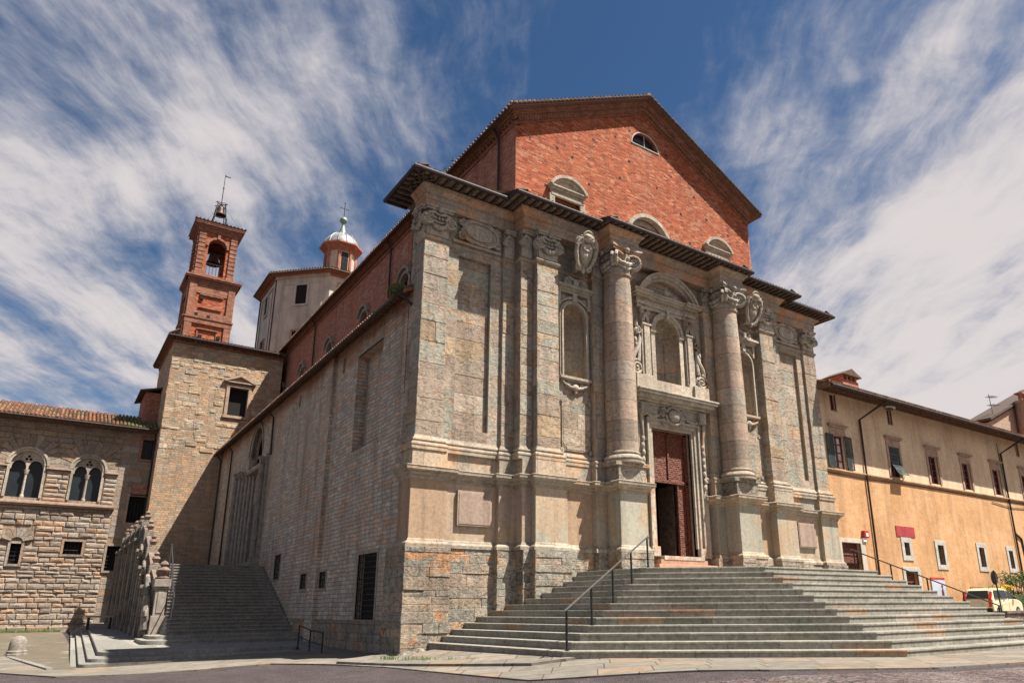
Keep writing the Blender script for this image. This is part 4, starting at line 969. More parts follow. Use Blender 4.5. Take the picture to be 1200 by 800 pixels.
# raking brick cornice
slope = (za-zw)/(GX-xl)
def rake(b, z_off, n0, h, over):
    for s_ in (-1, 1):
        xe = xl-over if s_ < 0 else xr+over
        k = (za-zw)/(GX-xl) if s_ < 0 else (za-zw)/(xr-GX)
        ze_ = zw-over*k
        P_ = [(xe, ze_+z_off), (GX, za+z_off), (GX, za+z_off+h), (xe, ze_+z_off+h)]
        b.extr(mpg, P_, 0, n0, .4)
b = MB(); rake(b, 0, .07, .12, .07); rake(b, .24, .17, .10, .17); rake(b, .34, .26, .10, .26); rake(b, .44, .36, .10, .36); rake(b, .12, .05, .12, .05)
n_ = 54
for s_ in (-1, 1):
    for i in range(n_):
        t_ = (i+.5)/n_; x = GX+s_*((GX-xl) if s_ < 0 else (xr-GX))*t_; z = zt(x)
        b.mbox(mpg, x-.05, x+.05, z+.10, z+.25, .0, .20)
part(b, 'raking_cornice', 'brickc')
# clerestory left wall (faces -x)
b = MB(); sp = side(xl)
cl = [(y-.62, y+.62, 16.95, 17.95, 'round') for y in (11.37, 17.25, 23.5, 29.6, 35.2)]
b.wall(sp, yg, 39.5, 13.0, 20.75, cl, depth=.25); b.box(xr, xr+.1, yg, 39.5, 13, 20.75)
clr = part(b, 'clerestory_wall', 'brickd')
for (a, c, z0, z1, k) in cl:
    b = MB(); m_ = (a+c)/2
    b.arch_band(sp, m_, 17.33, .62, .80, -.1, .10, 0, math.pi, 14); b.arch_band(sp, m_, 17.40, .80, .94, -.1, .24, R(20), R(160), 14); b.mbox(sp, a-.22, a, 16.2, 17.33, -.1, .14); b.mbox(sp, c, c+.22, 16.2, 17.33, -.1, .14)
    w_ = part(b, 'clerestory_window', 'frame'); b = MB(); b.mbox(sp, a, c, 16.9, 18.0, -.24, -.2); b.build('window_pane', 'dark', w_)
# nave side cornice and roof
b = MB()
for (z0, z1, n0) in ((20.35, 20.5, .07), (20.5, 20.62, .04), (20.62, 20.74, .17), (20.74, 20.86, .28), (20.86, 20.96, .38)):
    b.box(xl-n0, xl+.2, yg-(.0), 39.5, z0, z1, .4)
y = yg+.1
while y < 39: b.box(xl-.14, xl, y, y+.07, 20.5, 20.63); y += .26
part(b, 'side_cornice', 'brickc')
b = MB(); ze0 = 21.0; zr = za+.54; xo = xl-.52; k = (za-zw)/(GX-xl)
yb_, yf_ = 39.4, yg-.62
z_at = lambda x: zr-(abs(x-GX))*k
for s_ in (-1, 1):
    xe = xo if s_ < 0 else xr+.5
    for (dz) in (0,):
        b.extr(lambda u, v, n: (u, n, v), [(xe, z_at(xe)), (GX, zr), (GX, zr+.13), (xe, z_at(xe)+.13)], yf_, yb_, .4)
nr = part(b, 'nave_roof', 'tiledark')
b = MB(); y = yf_
while y < yb_:
    b.tube([(xo-.05, y+.1, z_at(xo)+.16), (xo+1.2, y+.1, z_at(xo)+.16+1.25*k)], .085, 6); y += .23
b.tube([(GX, yf_, zr+.16), (GX, yb_, zr+.16)], .12, 8)
b.build('tile_edge', 'tile', nr)
b = MB(); b.tube([(xo, yf_, z_at(xo)+.12), (GX, yf_, zr+.12), (xr+.5, yf_, z_at(xr+.5)+.12)], .06, 6)
for i in range(70):
    x = xo+(xr+.5-xo)*(i+.5)/70; b.box(x-.1, x+.085, yf_-.05, yf_+.3, z_at(x)+.10, z_at(x)+.19)
b.build('verge_tiles', 'tiledark', nr)
b = MB(); b.tube([(xo-.06, yf_+.3, z_at(xo)+.02), (xo-.06, yb_, z_at(xo)+.02)], .07, 8); b.build('gutter', 'gutter', nr)
for y in (1.7, 13.4, 27.0):
    b = MB(); b.tube([(xo-.02, y, 20.95), (xl-.3, y, 20.6), (xl-.12, y, 20.2), (xl-.1, y, 14)], .055, 8); part(b, 'downpipe', 'gutter')

# ---- aisle side wall
xs = .15; sp = side(xs)
ops = [(3.7, 6.4, 7.05, 11.1), (2.95, 4.75, .8, 3.02), (8.32, 9.1, 1.97, 2.6), (10.95, 11.75, 1.99, 2.63), (15.4, 16.4, 2.55, 3.7), (20.5, 26.0, 3.3, 9.15), (21.75, 24.95, 9.3, 11.65, 'pointed'), (14.55, 14.85, 10.9, 11.5), (8.0, 8.3, 10.9, 11.6)]
b = MB(); b.wall(sp, .7, 34.0, -.6, 12.0, ops, depth=.45)
aw = part(b, 'aisle_wall', 'side')
b = MB(); b.blocks(sp, 1.2, 12.2, -.8, .66, .3, (.4, .9), .06, .012, .01, .004, hv=.15); b.mbox(sp, 1.2, 12.4, .66, .76, 0, .10); b.build('wall_base_course', 'plinth', aw)
b = MB(); b.mbox(sp, 9.15, 10.15, -.5, 11.9, 0, .16); b.build('wall_strip', 'side', aw)
b = MB(); b.mbox(sp, 3.7, 6.4, 7.05, 11.1, -.5, -.44); b.mbox(sp, 3.6, 6.5, 6.9, 7.06, -.4, .03); b.build('blocked_window', 'side', aw)
b = MB(); b.mbox(sp, 3.6, 6.5, 11.1, 11.22, -.06, .012); b.build('blocked_window_lintel', 'frame', aw)
def grated(a, c, z0, z1, fr=.12, nb=0, nh=0, mat='frame', dp=.25, spx=sp, par=None, nm='grated_window'):
    b = MB()
    b.mbox(spx, a-fr, a, z0-fr, z1+fr, -.05, .02); b.mbox(spx, c, c+fr, z0-fr, z1+fr, -.05, .02); b.mbox(spx, a, c, z1, z1+fr, -.05, .02); b.mbox(spx, a, c, z0-fr, z0, -.05, .03)
    w_ = b.build(nm, mat, par or cath)
    b = MB(); b.mbox(spx, a, c, z0, z1, -dp-.05, -dp); b.build('window_pane', 'dark', w_)
    if nb or nh:
        b = MB()
        for i in range(nb): u = a+(c-a)*(i+.5)/nb; b.tube([spx(u, z0, -.04), spx(u, z1, -.04)], .014, 5)
        for i in range(nh): v = z0+(z1-z0)*(i+.5)/nh; b.tube([spx(a, v, -.045), spx(c, v, -.045)], .014, 5)
        b.build('window_grille', 'iron', w_)
    return w_
grated(2.95, 4.75, .8, 3.02, .13, 8, 12); grated(8.32, 9.1, 1.97, 2.6, .1, 4, 3); grated(10.95, 11.75, 1.99, 2.63, .1, 4, 3); grated(15.4, 16.4, 2.55, 3.7, .08, 4, 6)
b = MB(); b.mbox(sp, 14.55, 14.85, 10.9, 11.5, -.45, -.4); b.mbox(sp, 8.0, 8.3, 10.9, 11.6, -.45, -.4); b.build('slit_panes', 'dark', aw)
# gothic portal
b = MB()
yc, zb, zt_ = 23.25, 3.27, 9.15
for s_ in (-1, 1):
    for i in range(7):
        yy = yc+s_*(3.2-i*.30); nn = .30-i*.14; r_ = .11 if i else .17
        if i in (0,):   # twisted outer shaft
            N = 90; pts = [sp(yy+.06*math.cos(k*.9), zb+.5+(zt_-zb-.7)*k/N, nn+.06*math.sin(k*.9)) for k in range(N+1)]
            b.tube(pts, .13, 8); b.tube([sp(yy-.06*math.cos(k*.9), zb+.5+(zt_-zb-.7)*k/N, nn-.06*math.sin(k*.9)) for k in range(N+1)], .13, 8)
        else:
            b.tube([sp(yy, zb+.5, nn), sp(yy, zt_-.2, nn)], r_, 10)
            b.mbox(sp, yy-.13, yy+.13, zb+.5, zt_-.2, -.8, nn-.06)
        b.mbox(sp, yy-.2, yy+.2, zb+.3, zb+.5, -.6, nn+.16); b.mbox(sp, yy-.16, yy+.16, zt_-.2, zt_-.02, -.6, nn+.14); b.mbox(sp, yy-.2, yy+.2, zt_-.02, zt_+.12, -.6, nn+.2)
    b.mbox(sp, yc+min(s_*1.2, s_*3.5), yc+max(s_*1.2, s_*3.5), zb-.2, zb+.32, -.6, .5)
    b.mbox(sp, yc+s_*3.35-.15, yc+s_*3.35+.15, zb+.3, zt_+.3, -.1, .18)
por = part(b, 'side_portal', 'frame')
b = MB(); 
pa_ = arch_pts(21.75, 24.95, 9.3, 11.65, 'pointed'); pa_ = [q for q in pa_ if q[1] > 9.31]
for (da, n0) in ((.0, -.05), (.16, .06)):
    for i in range(len(pa_)-1):
        (ya, za_), (yb, zb_) = pa_[i], pa_[i+1]; s0 = lambda y_, z_, d_: (23.35+(y_-23.35)*(1+d_/1.6), z_+(z_-9.3)*d_/2.4)
        b.extr(sp, [s0(ya, za_, da), s0(ya, za_, da+.16), s0(yb, zb_, da+.16), s0(yb, zb_, da)], -.3, n0)
b.mbox(sp, 20.3, 26.2, 9.05, 9.32, -.45, -.02)
b.mbox(sp, 20.9, 25.7, 3.3, 9.1, -.56, -.46)
b.build('portal_arch', 'frame', por)
b = MB(); b.mbox(sp, yc-2.2, yc+2.2, zb, 11.6, -.62, -.58); b.build('portal_recess', 'dark', por)
b = MB(); b.mbox(sp, yc-1.3, yc+1.3, zb, 7.2, -.455, -.42); b.build('portal_door', 'wood', por)
# aisle eave
b = MB(); xe, ze = -.34, 11.74
b.extr(lambda u, v, n: (u, n, v), [(xe, ze), (xs+.3, ze+.42), (xl, 14.1), (xl, 14.2), (xs+.3, ze+.54), (xe, ze+.12)], .8, 34.0, .4)
ae = part(b, 'aisle_roof', 'tile')
b = MB(); y = .95
while y < 33.9:
    b.extr(lambda u, v, n: (u, n, v), [(xe+.04, ze-.07), (xs, ze+.26), (xs, ze+.35), (xe+.04, ze+.02)], y, y+.09); y += .33
b.build('eave_rafters', 'soffit2', ae)  # sloping rafters under the aisle eave, no boarding
b = MB(); y = .9
while y < 34: b.tube([(xe-.03, y, ze+.15), (xe+.9, y, ze+.67)], .085, 6); y += .24
b.build('tile_edge', 'tile', ae)
b = MB(); b.tube([(xe-.06, .85, ze+.03), (xe-.06, 34, ze+.03)], .075, 8); b.tube([(xe, 1.0, ze), (xs-.1, .9, ze-.35)], .05); b.build('gutter', 'gutter', ae)
b = MB()
for yy, zbm in ((30.0, 3.3), (33.7, 3.3), (19.4, 9.3)):
    b2 = MB(); b2.tube([(xe, yy, ze), (xs-.12, yy, ze-.35), (xs-.08, yy, zbm)], .055, 8); part(b2, 'downpipe', 'gutter')

# ---- octagonal drum and lantern
ox, oy, ap = 11.05, 46.5, 6.6; Rc = ap/math.cos(math.pi/8)
octp = lambda r, rot=math.pi/8: [(ox+r*math.cos(rot+i*math.pi/4), oy+r*math.sin(rot+i*math.pi/4)) for i in range(8)]
b = MB(); b.prism(octp(Rc), 14, 31.0, .5)
dm = part(b, 'dome_drum', 'cream')
b = MB(); oo = octp(Rc+.75); oi = octp(1.9); k8 = range(8)
vs = [(x, y, 31.0) for x, y in oo]+[(x, y, 31.14) for x, y in oo]+[(x, y, 33.7) for x, y in oi]
b.faces(vs, [tuple(range(7, -1, -1))]+[(i, (i+1) % 8, (i+1) % 8+8, i+8) for i in k8]+[(i+8, (i+1) % 8+8, (i+1) % 8+16, i+16) for i in k8]+[tuple(range(16, 24))])
dr_ = b.build('drum_roof', 'tile', dm)
b = MB(); b.tube([(x, y, 31.06) for x, y in oo]+[(oo[0][0], oo[0][1], 31.06)], .1, 6)
for i in range(8):
    (xa, ya), (xb, yb2) = oo[i], oo[(i+1) % 8]
    for j in range(22):
        t_ = (j+.5)/22; X_, Y_ = xa+(xb-xa)*t_, ya+(yb2-ya)*t_
        b.tube([(X_, Y_, 31.22), (X_*.93+ox*.07, Y_*.93+oy*.07, 31.4)], .09, 5)
b.build('tile_edge', 'wood', dr_)
# windows on three drum faces: local face mapping
def octface(i, r=ap):
    a_ = math.pi/8*0+i*math.pi/4; nrm = Vector((math.cos(a_), math.sin(a_), 0)); t_ = Vector((-nrm.y, nrm.x, 0)); o_ = Vector((ox, oy, 0))
    return lambda u, v, n: tuple(o_+nrm*(r+n)+t_*u+Vector((0, 0, v)))
for i in (4, 5, 6):
    mpf = octface(i)
    b = MB(); b.mbox(mpf, -2.05, 2.05, 30.1, 30.16, 0, .05); b.mbox(mpf, -2.05, 2.05, 23.4, 23.46, 0, .05); b.mbox(mpf, -2.05, -1.99, 23.4, 30.1, 0, .05); b.mbox(mpf, 1.99, 2.05, 23.4, 30.1, 0, .05)
    b.mbox(mpf, -2.73, 2.73, 30.7, 31.0, 0, .12)
    b.build('drum_panel_frame', 'redpl' if i != 5 else 'cream', dm)
    for zc_, hh in ((29.0, .95), (24.6, .8)):
        b = MB()
        for (u0, u1, v0, v1) in ((-.72, -.55, -hh-.15, hh+.15), (.55, .72, -hh-.15, hh+.15), (-.55, .55, hh, hh+.17), (-.55, .55, -hh-.17, -hh)): b.mbox(mpf, u0, u1, zc_+v0, zc_+v1, 0, .12)
        w_ = b.build('drum_window', 'brownst' if zc_ < 26 else 'cream', dm); b = MB(); b.mbox(mpf, -.55, .55, zc_-hh, zc_+hh, 0, .03); b.build('window_pane', 'dark', w_)
b = MB(); c8 = octp(Rc+.08); b.tube([(c8[3][0], c8[3][1], 31), (c8[3][0], c8[3][1], 18)], .07, 6); b.tube([(c8[4][0]+.1, c8[4][1], 31), (c8[4][0]+.1, c8[4][1], 18)], .06, 6); b.build('drum_downpipe', 'gutter', dm)
b = MB(); b.prism(octp(1.48), 33.4, 37.0, .5); lt_ = part(b, 'lantern', 'lantern')
b = MB()
for i in range(8):
    (x, y) = octp(1.5)[i]; b.lathe([(.17, 33.6), (.17, 36.9)], x, y, 0, 6)
for (r_, z0, z1) in ((1.62, 36.4, 36.6), (1.78, 36.6, 36.8), (1.95, 36.8, 36.95), (2.2, 36.95, 37.1)): b.prism(octp(r_), z0, z1)
b.build('lantern_trim', 'redpl', lt_)
for i in (4, 6):
    mpf = octface(i, 1.37); b = MB(); b.mbox(mpf, -.42, .42, 34.0, 36.3, 0, .08); w_ = b.build('lantern_window', 'plaster', lt_)
    b = MB(); b.mbox(mpf, -.34, .34, 34.1, 36.15, .08, .1); b.build('window_pane', 'glass', w_)
    b = MB()
    for q in range(1, 3): b.mbox(mpf, -.34+q*.227-.015, -.34+q*.227+.015, 34.1, 36.15, .1, .12)
    for q in range(1, 5): b.mbox(mpf, -.34, .34, 34.1+q*.41-.015, 34.1+q*.41+.015, .1, .12)
    b.build('glazing_bars', 'iron', w_)
b = MB()
b.lathe([(1.75, 37.1), (1.72, 37.4), (1.55, 37.9), (1.25, 38.3), (.85, 38.6), (.4, 38.78), (.34, 38.85)], ox, oy, 0, 24, rot=0)
for i in range(12):
    a_ = i*math.pi/6; b.tube([(ox+r_*math.cos(a_), oy+r_*math.sin(a_), z) for r_, z in ((1.77, 37.12), (1.74, 37.4), (1.57, 37.92), (1.27, 38.33), (.87, 38.63), (.4, 38.8))], .05, 5)
b.build('lead_cupola', 'lead', lt_, smooth=True)
b = MB(); b.lathe([(.42, 38.75), (.36, 39.0), (.24, 39.5), (.13, 40.0), (.1, 40.15)], ox, oy, 0, 10); b.ell((ox, oy, 40.5), .40, .40, .38, seg=16); b.build('finial_ball', 'copper', lt_, smooth=True)
b = MB(); b.tube([(ox, oy, 40.8), (ox, oy, 42.6)], .035, 6); b.tube([(ox-.4, oy, 41.9), (ox+.4, oy, 41.9)], .03, 6)
for (dx_, dz_) in ((.4, 0), (-.4, 0), (0, .7)): b.ell((ox+dx_, oy, 41.9+dz_), .08, .04, .08, seg=8, rings=5)
b.build('cross', 'iron', lt_)
# transept body linking nave and drum
b = MB(); b.box(4.2, 18, 39.4, 54, 10, 19.5); part(b, 'choir_walls', 'brickd')

# ------------------------------------------------------------------ stone tower block behind the aisle
tw = thing('stone_tower', (-.5, 34, 3), 'broad square stone tower with a pedimented window, between the palace and the side portal', 'tower')
X0, X1, TY = -4.0, 3.6, 34.0; tf = front(TY)
b = MB(); wo_ = (.05, 1.35, 14.8, 16.95)
b.wall(tf, X0, X1, -.3, 19.7, [wo_], depth=.4); b.wall(side(X0), TY, 42, -.3, 19.7); b.box(X1-.1, X1, TY+.01, 42, 10, 19.7); b.box(X0, X1, 41.9, 42, 0, 19.7)
twl = b.build('tower_wall', 'towerlow', tw)
b = MB(); b.blocks(tf, X0, X1, 11.2, 19.62, .27, (.25, .95), .0, .04, .03, .006, ops=[(wo_[0]-.35, wo_[1]+.35, wo_[2]-.3, wo_[3]+.3)], hv=.4, jit=.02)
b.blocks(side(X0), TY, 42, 11.2, 19.62, .27, (.25, .95), .0, .04, .03, .006, hv=.4, jit=.02)
b.build('rubble_facing', 'tower', tw)
b = MB(); a, c, z0, z1 = wo_
for (u0, u1, v0, v1, n_) in ((a-.22, a, z0, z1, .08), (c, c+.22, z0, z1, .08), (a-.25, c+.25, z1, z1+.2, .1), (a-.3, c+.3, z0-.2, z0, .12), (a-.45, c+.45, z1+.32, z1+.42, .22)): b.mbox(tf, u0, u1, v0, v1, -.05, n_)
m_ = (a+c)/2
for s_ in (-1, 1): b.extr(tf, [(m_+s_*1.15, z1+.42), (m_, z1+1.0), (m_, z1+.82), (m_+s_*1.0, z1+.36)], 0, .26)
b.extr(tf, [(m_-.95, z1+.42), (m_+.95, z1+.42), (m_, z1+.85)], 0, .05)
w_ = b.build('pedimented_window', 'brownst', tw, bevel=.01); b = MB(); b.mbox(tf, a, c, z0, z1, -.4, -.35); b.build('window_pane', 'dark', w_)
b = MB(); b.box(X0-.4, X1, TY-.5, 42.4, 19.95, 20.03)
b.add([(X0-.4, TY-.5, 20.05), (X1, TY-.5, 20.05), (X1, 38, 21.5), (X0+2, 38, 21.5)]); b.add([(X0-.4, TY-.5, 20.05), (X0+2, 38, 21.5), (X0-.5, 42.4, 20.14)])
rf = b.build('tower_roof', 'tile', tw)
b = MB(); x = X0-.4
while x < X1: b.box(x, x+.1, TY-.46, TY+.3, 19.86, 19.95); b.tube([(x+.05, TY-.53, 20.08), (x+.05, TY+.2, 20.32)], .07, 6); x += .24
y = TY-.5
while y < 42: b.tube([(X0-.43, y, 20.08), (X0+.2, y, 20.5)], .085, 6); y += .24
b.build('tile_edge', 'tiledark', rf)
b = MB(); b.tube([(X0-.44, 42, 19.98), (X0-.44, TY-.55, 19.98), (X1-.3, TY-.55, 19.98)], .06, 8); b.build('gutter', 'gutter', rf)
b = MB(); b.box(X0-.06, X0+.2, TY-.08, 42, 19.66, 19.94); b.box(X0+.2, X1, TY-.08, TY+.1, 19.66, 19.94); b.build('tower_cornice', 'brickc', tw)

# ------------------------------------------------------------------ bell tower
bt = thing('bell_tower', (-1.7, 38, 20), 'slender square red brick bell tower with open arched belfry rising over the stone tower', 'bell tower')
bx0, bx1, by0, by1 = -3.38, -.12, 36.0, 39.2
b = MB(); b.box(bx0, bx1, by0, by1, 20.0, 25.7); b.build('lower_stage', 'brick', bt)
b = MB()
for mp_, L0, L1 in ((front(by0), bx0, bx1), (side(bx0), by0, by1)):
    for (u0, u1) in ((L0, L0+.5), (L1-.5, L1)): b.mbox(mp_, u0, u1, 20.2, 25.4, 0, .12)
    b.mbox(mp_, L0+.5, L1-.5, 22.55, 23.1, 0, .14); b.mbox(mp_, L0-.05, L1+.05, 22.1, 22.5, 0, .14); b.mbox(mp_, L0-.1, L1+.1, 22.5, 22.6, 0, .2)
    b.mbox(mp_, L0+.5, L1-.5, 24.6, 25.4, 0, .06); b.mbox(mp_, L0+.8, L1-.8, 24.45, 24.55, 0, .12); b.mbox(mp_, L0+.8, L1-.8, 23.4, 23.5, 0, .12)
    b.mbox(mp_, L0+.9, L1-.9, 21.65, 21.75, 0, .14); b.mbox(mp_, L0+.9, L0+1.0, 20.4, 21.65, 0, .08); b.mbox(mp_, L1-1.0, L1-.9, 20.4, 21.65, 0, .08)
    for (z0, z1, n_) in ((25.4, 25.55, .10), (25.55, 25.7, .18), (25.7, 25.85, .28), (25.85, 25.97, .38)): e_ = 0 if mp_(0, 0, 0)[0] == 0 else .004; b.mbox(mp_, L0-n_+e_, L1+(n_ if L1 == bx1 else 0), z0+e_, z1-e_, -.5, n_-e_)
b.box(bx0-.34, bx1+.34, by0-.32, by1, 25.7, 25.93)
b.build('brick_mouldings', 'brickc', bt)
b = MB()
for mp_, L0, L1 in ((front(by0), bx0, bx1), (side(bx0), by0, by1)):
    for (u, v) in ((L0+1.2, 21.1), (L1-.8, 21.2), (L1-1.7, 22.75), (L0+.7, 22.8), (L0+.95, 24.2)): b.mbox(mp_, u-.12, u+.12, v-.12, v+.12, 0, .145)
b.build('putlog_holes', 'dark', bt)
cx0, cx1, cy0, cy1 = -3.2, -.42, 36.12, 38.9
b = MB()
arch = lambda L0, L1: [((L0+L1)/2-.66, (L0+L1)/2+.66, 26.3, 29.4, 'round')]
b.wall(front(cy0), cx0, cx1, 25.9, 30.4, arch(cx0, cx1), depth=.55); b.wall(side(cx0), cy0, cy1, 25.9, 30.4, arch(cy0, cy1), depth=.55)
b.wall(front(cy1), cx0, cx1, 25.9, 30.4, arch(cx0, cx1), depth=-.0); b.wall(side(cx1), cy0, cy1, 25.9, 30.4, arch(cy0, cy1), depth=-.0)
b.build('belfry', 'brick', bt)
b = MB()
for mp_, L0, L1 in ((front(cy0), cx0, cx1), (side(cx0), cy0, cy1)):
    for (u0, u1) in ((L0, L0+.48), (L1-.48, L1)):
        b.mbox(mp_, u0, u1, 26.0, 29.9, 0, .10)
        for q in range(9): b.mbox(mp_, u0-.01, u1+.01, 26.7+q*.36, 26.77+q*.36, 0, .13)
        b.mbox(mp_, u0-.06, u1+.06, 26.0, 26.35, 0, .18)
    mm_ = (L0+L1)/2; b.arch_band(mp_, mm_, 28.74, .67, .83, 0, .1, 0, math.pi, 14); b.mbox(mp_, mm_-.1, mm_+.1, 29.45, 29.8, 0, .16)
    for (z0, z1, n_) in ((29.9, 30.05, .12), (30.05, 30.2, .17), (30.2, 30.35, .25), (30.35, 30.5, .34), (30.5, 30.66, .42)): e_ = 0 if mp_(0, 0, 0)[0] == 0 else .004; b.mbox(mp_, L0-n_+e_, L1+(n_ if L1 == cx1 else 0), z0+e_, z1-e_, -.4, n_-e_)
b.box(cx0-.4, cx1+.4, cy0-.39, cy1+.4, 30.4, 30.63)
b.build('brick_mouldings', 'brickc', bt)
b = MB(); b.faces([(cx0-.48, cy0-.48, 30.68), (cx1+.48, cy0-.48, 30.68), (cx1+.48, cy1+.48, 30.68), (cx0-.48, cy1+.48, 30.68), ((cx0+cx1)/2, (cy0+cy1)/2, 31.5)], [(0, 1, 4), (1, 2, 4), (2, 3, 4), (3, 0, 4), (3, 2, 1, 0)])
for i in range(14): b.tube([(cx0-.45+i*.28, cy0-.48, 30.72), (cx0-.45+i*.28, cy0, 30.85)], .06, 5)
b.build('belfry_roof', 'tiledark', bt)
b = MB(); xm, ym = (cx0+cx1)/2, (cy0+cy1)/2
for i in range(6): b.tube([(xm-.6+i*.24, cy0+.1, 26.3), (xm-.6+i*.24, cy0+.1, 27.3)], .018, 5)
b.tube([(xm-.7, cy0+.1, 27.3), (xm+.7, cy0+.1, 27.3)], .025, 5); b.tube([(xm-.7, cy0+.2, 28.9), (xm+.7, cy0+.2, 28.9)], .03, 5); b.tube([(cx0+.3, ym, 28.95), (cx1-.3, ym, 28.95)], .09, 6)
b.build('belfry_ironwork', 'iron', bt)
b = MB()
for sx in (-1, 1):
    for sy in (-1, 1): b.tube([(xm+sx*.55, ym+sy*.55, 30.8), (xm+sx*.28, ym+sy*.28, 33.3)], .045, 6); b.tube([(xm+sx*1.4, ym+sy*1.4, 30.8), (xm, ym, 33.6)], .012, 4)
b.tube([(xm-.4, ym-.4, 33.3), (xm+.4, ym+.4, 33.3)], .04, 5); b.tube([(xm-.4, ym+.4, 33.3), (xm+.4, ym-.4, 33.3)], .04, 5); b.tube([(xm-.5, ym-.5, 31.9), (xm+.5, ym-.5, 31.9), (xm+.5, ym+.5, 31.9), (xm-.5, ym+.5, 31.9), (xm-.5, ym-.5, 31.9)], .03, 5)
b.tube([(xm, ym, 33.3), (xm, ym, 36.2)], [.04, .02], 6); b.ell((xm, ym, 34.9), .07, .07, .07, seg=8, rings=5)
b.extr(front(ym), [(xm, 36.0), (xm+.42, 36.0), (xm+.42, 36.14), (xm+.3, 36.07), (xm, 36.14)], 0, .02)
for s_ in (-1, 1): b.tube([(xm, ym, 33.5), (xm+s_*.3, ym, 33.6), (xm+s_*.42, ym, 33.45)], .03, 5)
b.build('bell_frame', 'iron', bt)
bellp = [(.06, .78), (.2, .76), (.26, .66), (.29, .5), (.31, .3), (.37, .14), (.46, .02), (.48, 0), (.44, 0), (.3, .2), (.2, .6)]
b = MB(); b.lathe(bellp, xm, ym, 32.35, 20, cap=False); tag(b.build('bell', 'bronze', smooth=True), 'small bronze bell hanging in the iron frame on top of the brick bell tower', 'bell', 'bells of the bell tower')
b = MB(); b.lathe([(r_*1.25, z*1.25) for r_, z in bellp], xm, ym, 27.9, 20, cap=False); b.tube([(xm, ym, 28.9), (xm, ym, 27.8)], .04); tag(b.build('bell', 'bronze', smooth=True), 'larger dark bell seen inside the arched belfry opening', 'bell', 'bells of the bell tower')

# ------------------------------------------------------------------ palace on the left
pa = thing('stone_palace', (-10, 36, 0), 'rusticated stone palace with twin-light gothic windows on the left edge', 'palace')
PY = 35.8; pf = front(PY); PX1 = -3.95; zs_, = (7.85,)
bif = [(-12.05, -10.0, 8.15, 11.15), (-8.65, -6.75, 8.15, 11.05)]
small = [(-11.05, -10.5, 4.0, 5.25), (-8.3, -7.3, 4.68, 5.5), (-5.88, -4.38, 3.7, 5.3), (-5.08, -3.98+.15, 6.9, 8.7), (-4.8, -4.12, 11.3, 12.7)]
bifs = bif+[(-15.6, -13.6, 8.15, 11.15)]
b = MB(); b.wall(pf, -30, PX1, -1, 13.3, [(a+.12, c-.12, z0, z1, 'round') for a, c, z0, z1 in bifs]+small, depth=.4); b.box(-30, -29.9, PY, 45, -1, 13.3)
pw = b.build('palace_wall', 'pmort', pa)
# rustication: low zone, window zone, radial voussoirs, upper zone
sops = [(a-.14, c+.14, z0-.14, z1+.14) for a, c, z0, z1 in small]
XR = -5.95
b = MB(); b.blocks(pf, -24, XR, -.6, 7.62, .305, (.4, 1.0), .07, .035, .045, .012, ops=sops+[(-11.6, -9.95, 5.3, 6.3)], hv=.28, jit=.02, pillow=.03)
b.blocks(pf, XR, PX1, -.6, 13.1, .4, (.4, 1.0), .01, .012, .02, .005, ops=sops, hv=.2, jit=.01)
wops = [(a-.05, c+.05, z0, z1+.1) for a, c, z0, z1 in bifs]
b.blocks(pf, -24, XR, 7.98, 10.05, .30, (.6, 1.4), .08, .03, .05, .014, ops=wops, hv=.15, jit=.015, pillow=.03)
vops = [(a-.75, c+.75, 10.0, z1+1.45) for a, c, z0, z1 in bifs]
b.blocks(pf, -24, XR, 10.18, 13.1, .40, (.5, 1.3), .03, .02, .03, .006, ops=vops, hv=.15, jit=.012)
for a, c, z0, z1 in bifs:
    m_ = (a+c)/2; r_ = (c-a)/2; zsp = z1-r_+.12
    for i in range(15):
        A, B = R(-4)+R(188)*i/15, R(-4)+R(188)*(i+1)/15-.02; r1 = r_+random.choice((.75, 1.0, 1.35) if 3 < i < 11 else (.6, .75, .85)); n_ = .05 if 3 < i < 11 else .1
        b.extr(pf, [(m_+r*math.cos(t_), zsp+r*math.sin(t_)) for r, t_ in ((r_+.12, A), (r1, A), (r1, B), (r_+.12, B))], -.02, n_+random.uniform(0, .03))
# flat arch over left small window
for i in range(7):
    A, B = R(15)+R(150)*i/7, R(15)+R(150)*(i+1)/7-.03
    b.extr(pf, [(-10.78+r*math.cos(t_), 5.3+r*math.sin(t_)*1.1) for r, t_ in ((.32, A), (.85, A), (.85, B), (.32, B))], -.02, .12+random.uniform(0, .04))
b.blocks(pf, -24, XR, -.7, .25, .4, (.8, 1.6), .22, .03, .05, .008, hv=.1, jit=.02)
b.build('rusticated_blocks', 'rust', pa)
b = MB()
for (z, n_, h_) in ((7.66, .16, .1), (7.76, .24, .12), (7.88, .14, .08)): b.mbox(pf, -24, XR+.1, z, z+h_, 0, n_+.08)
b.mbox(pf, -24, bifs[2][0], 10.05, 10.17, 0, .2); b.mbox(pf, bifs[2][1], bifs[0][0], 10.05, 10.17, 0, .2); b.mbox(pf, bifs[0][1], bifs[1][0], 10.05, 10.17, 0, .2); b.mbox(pf, bifs[1][1], XR+.02, 10.05, 10.17, 0, .2)
b.build('string_course', 'brownst', pa, bevel=.015)
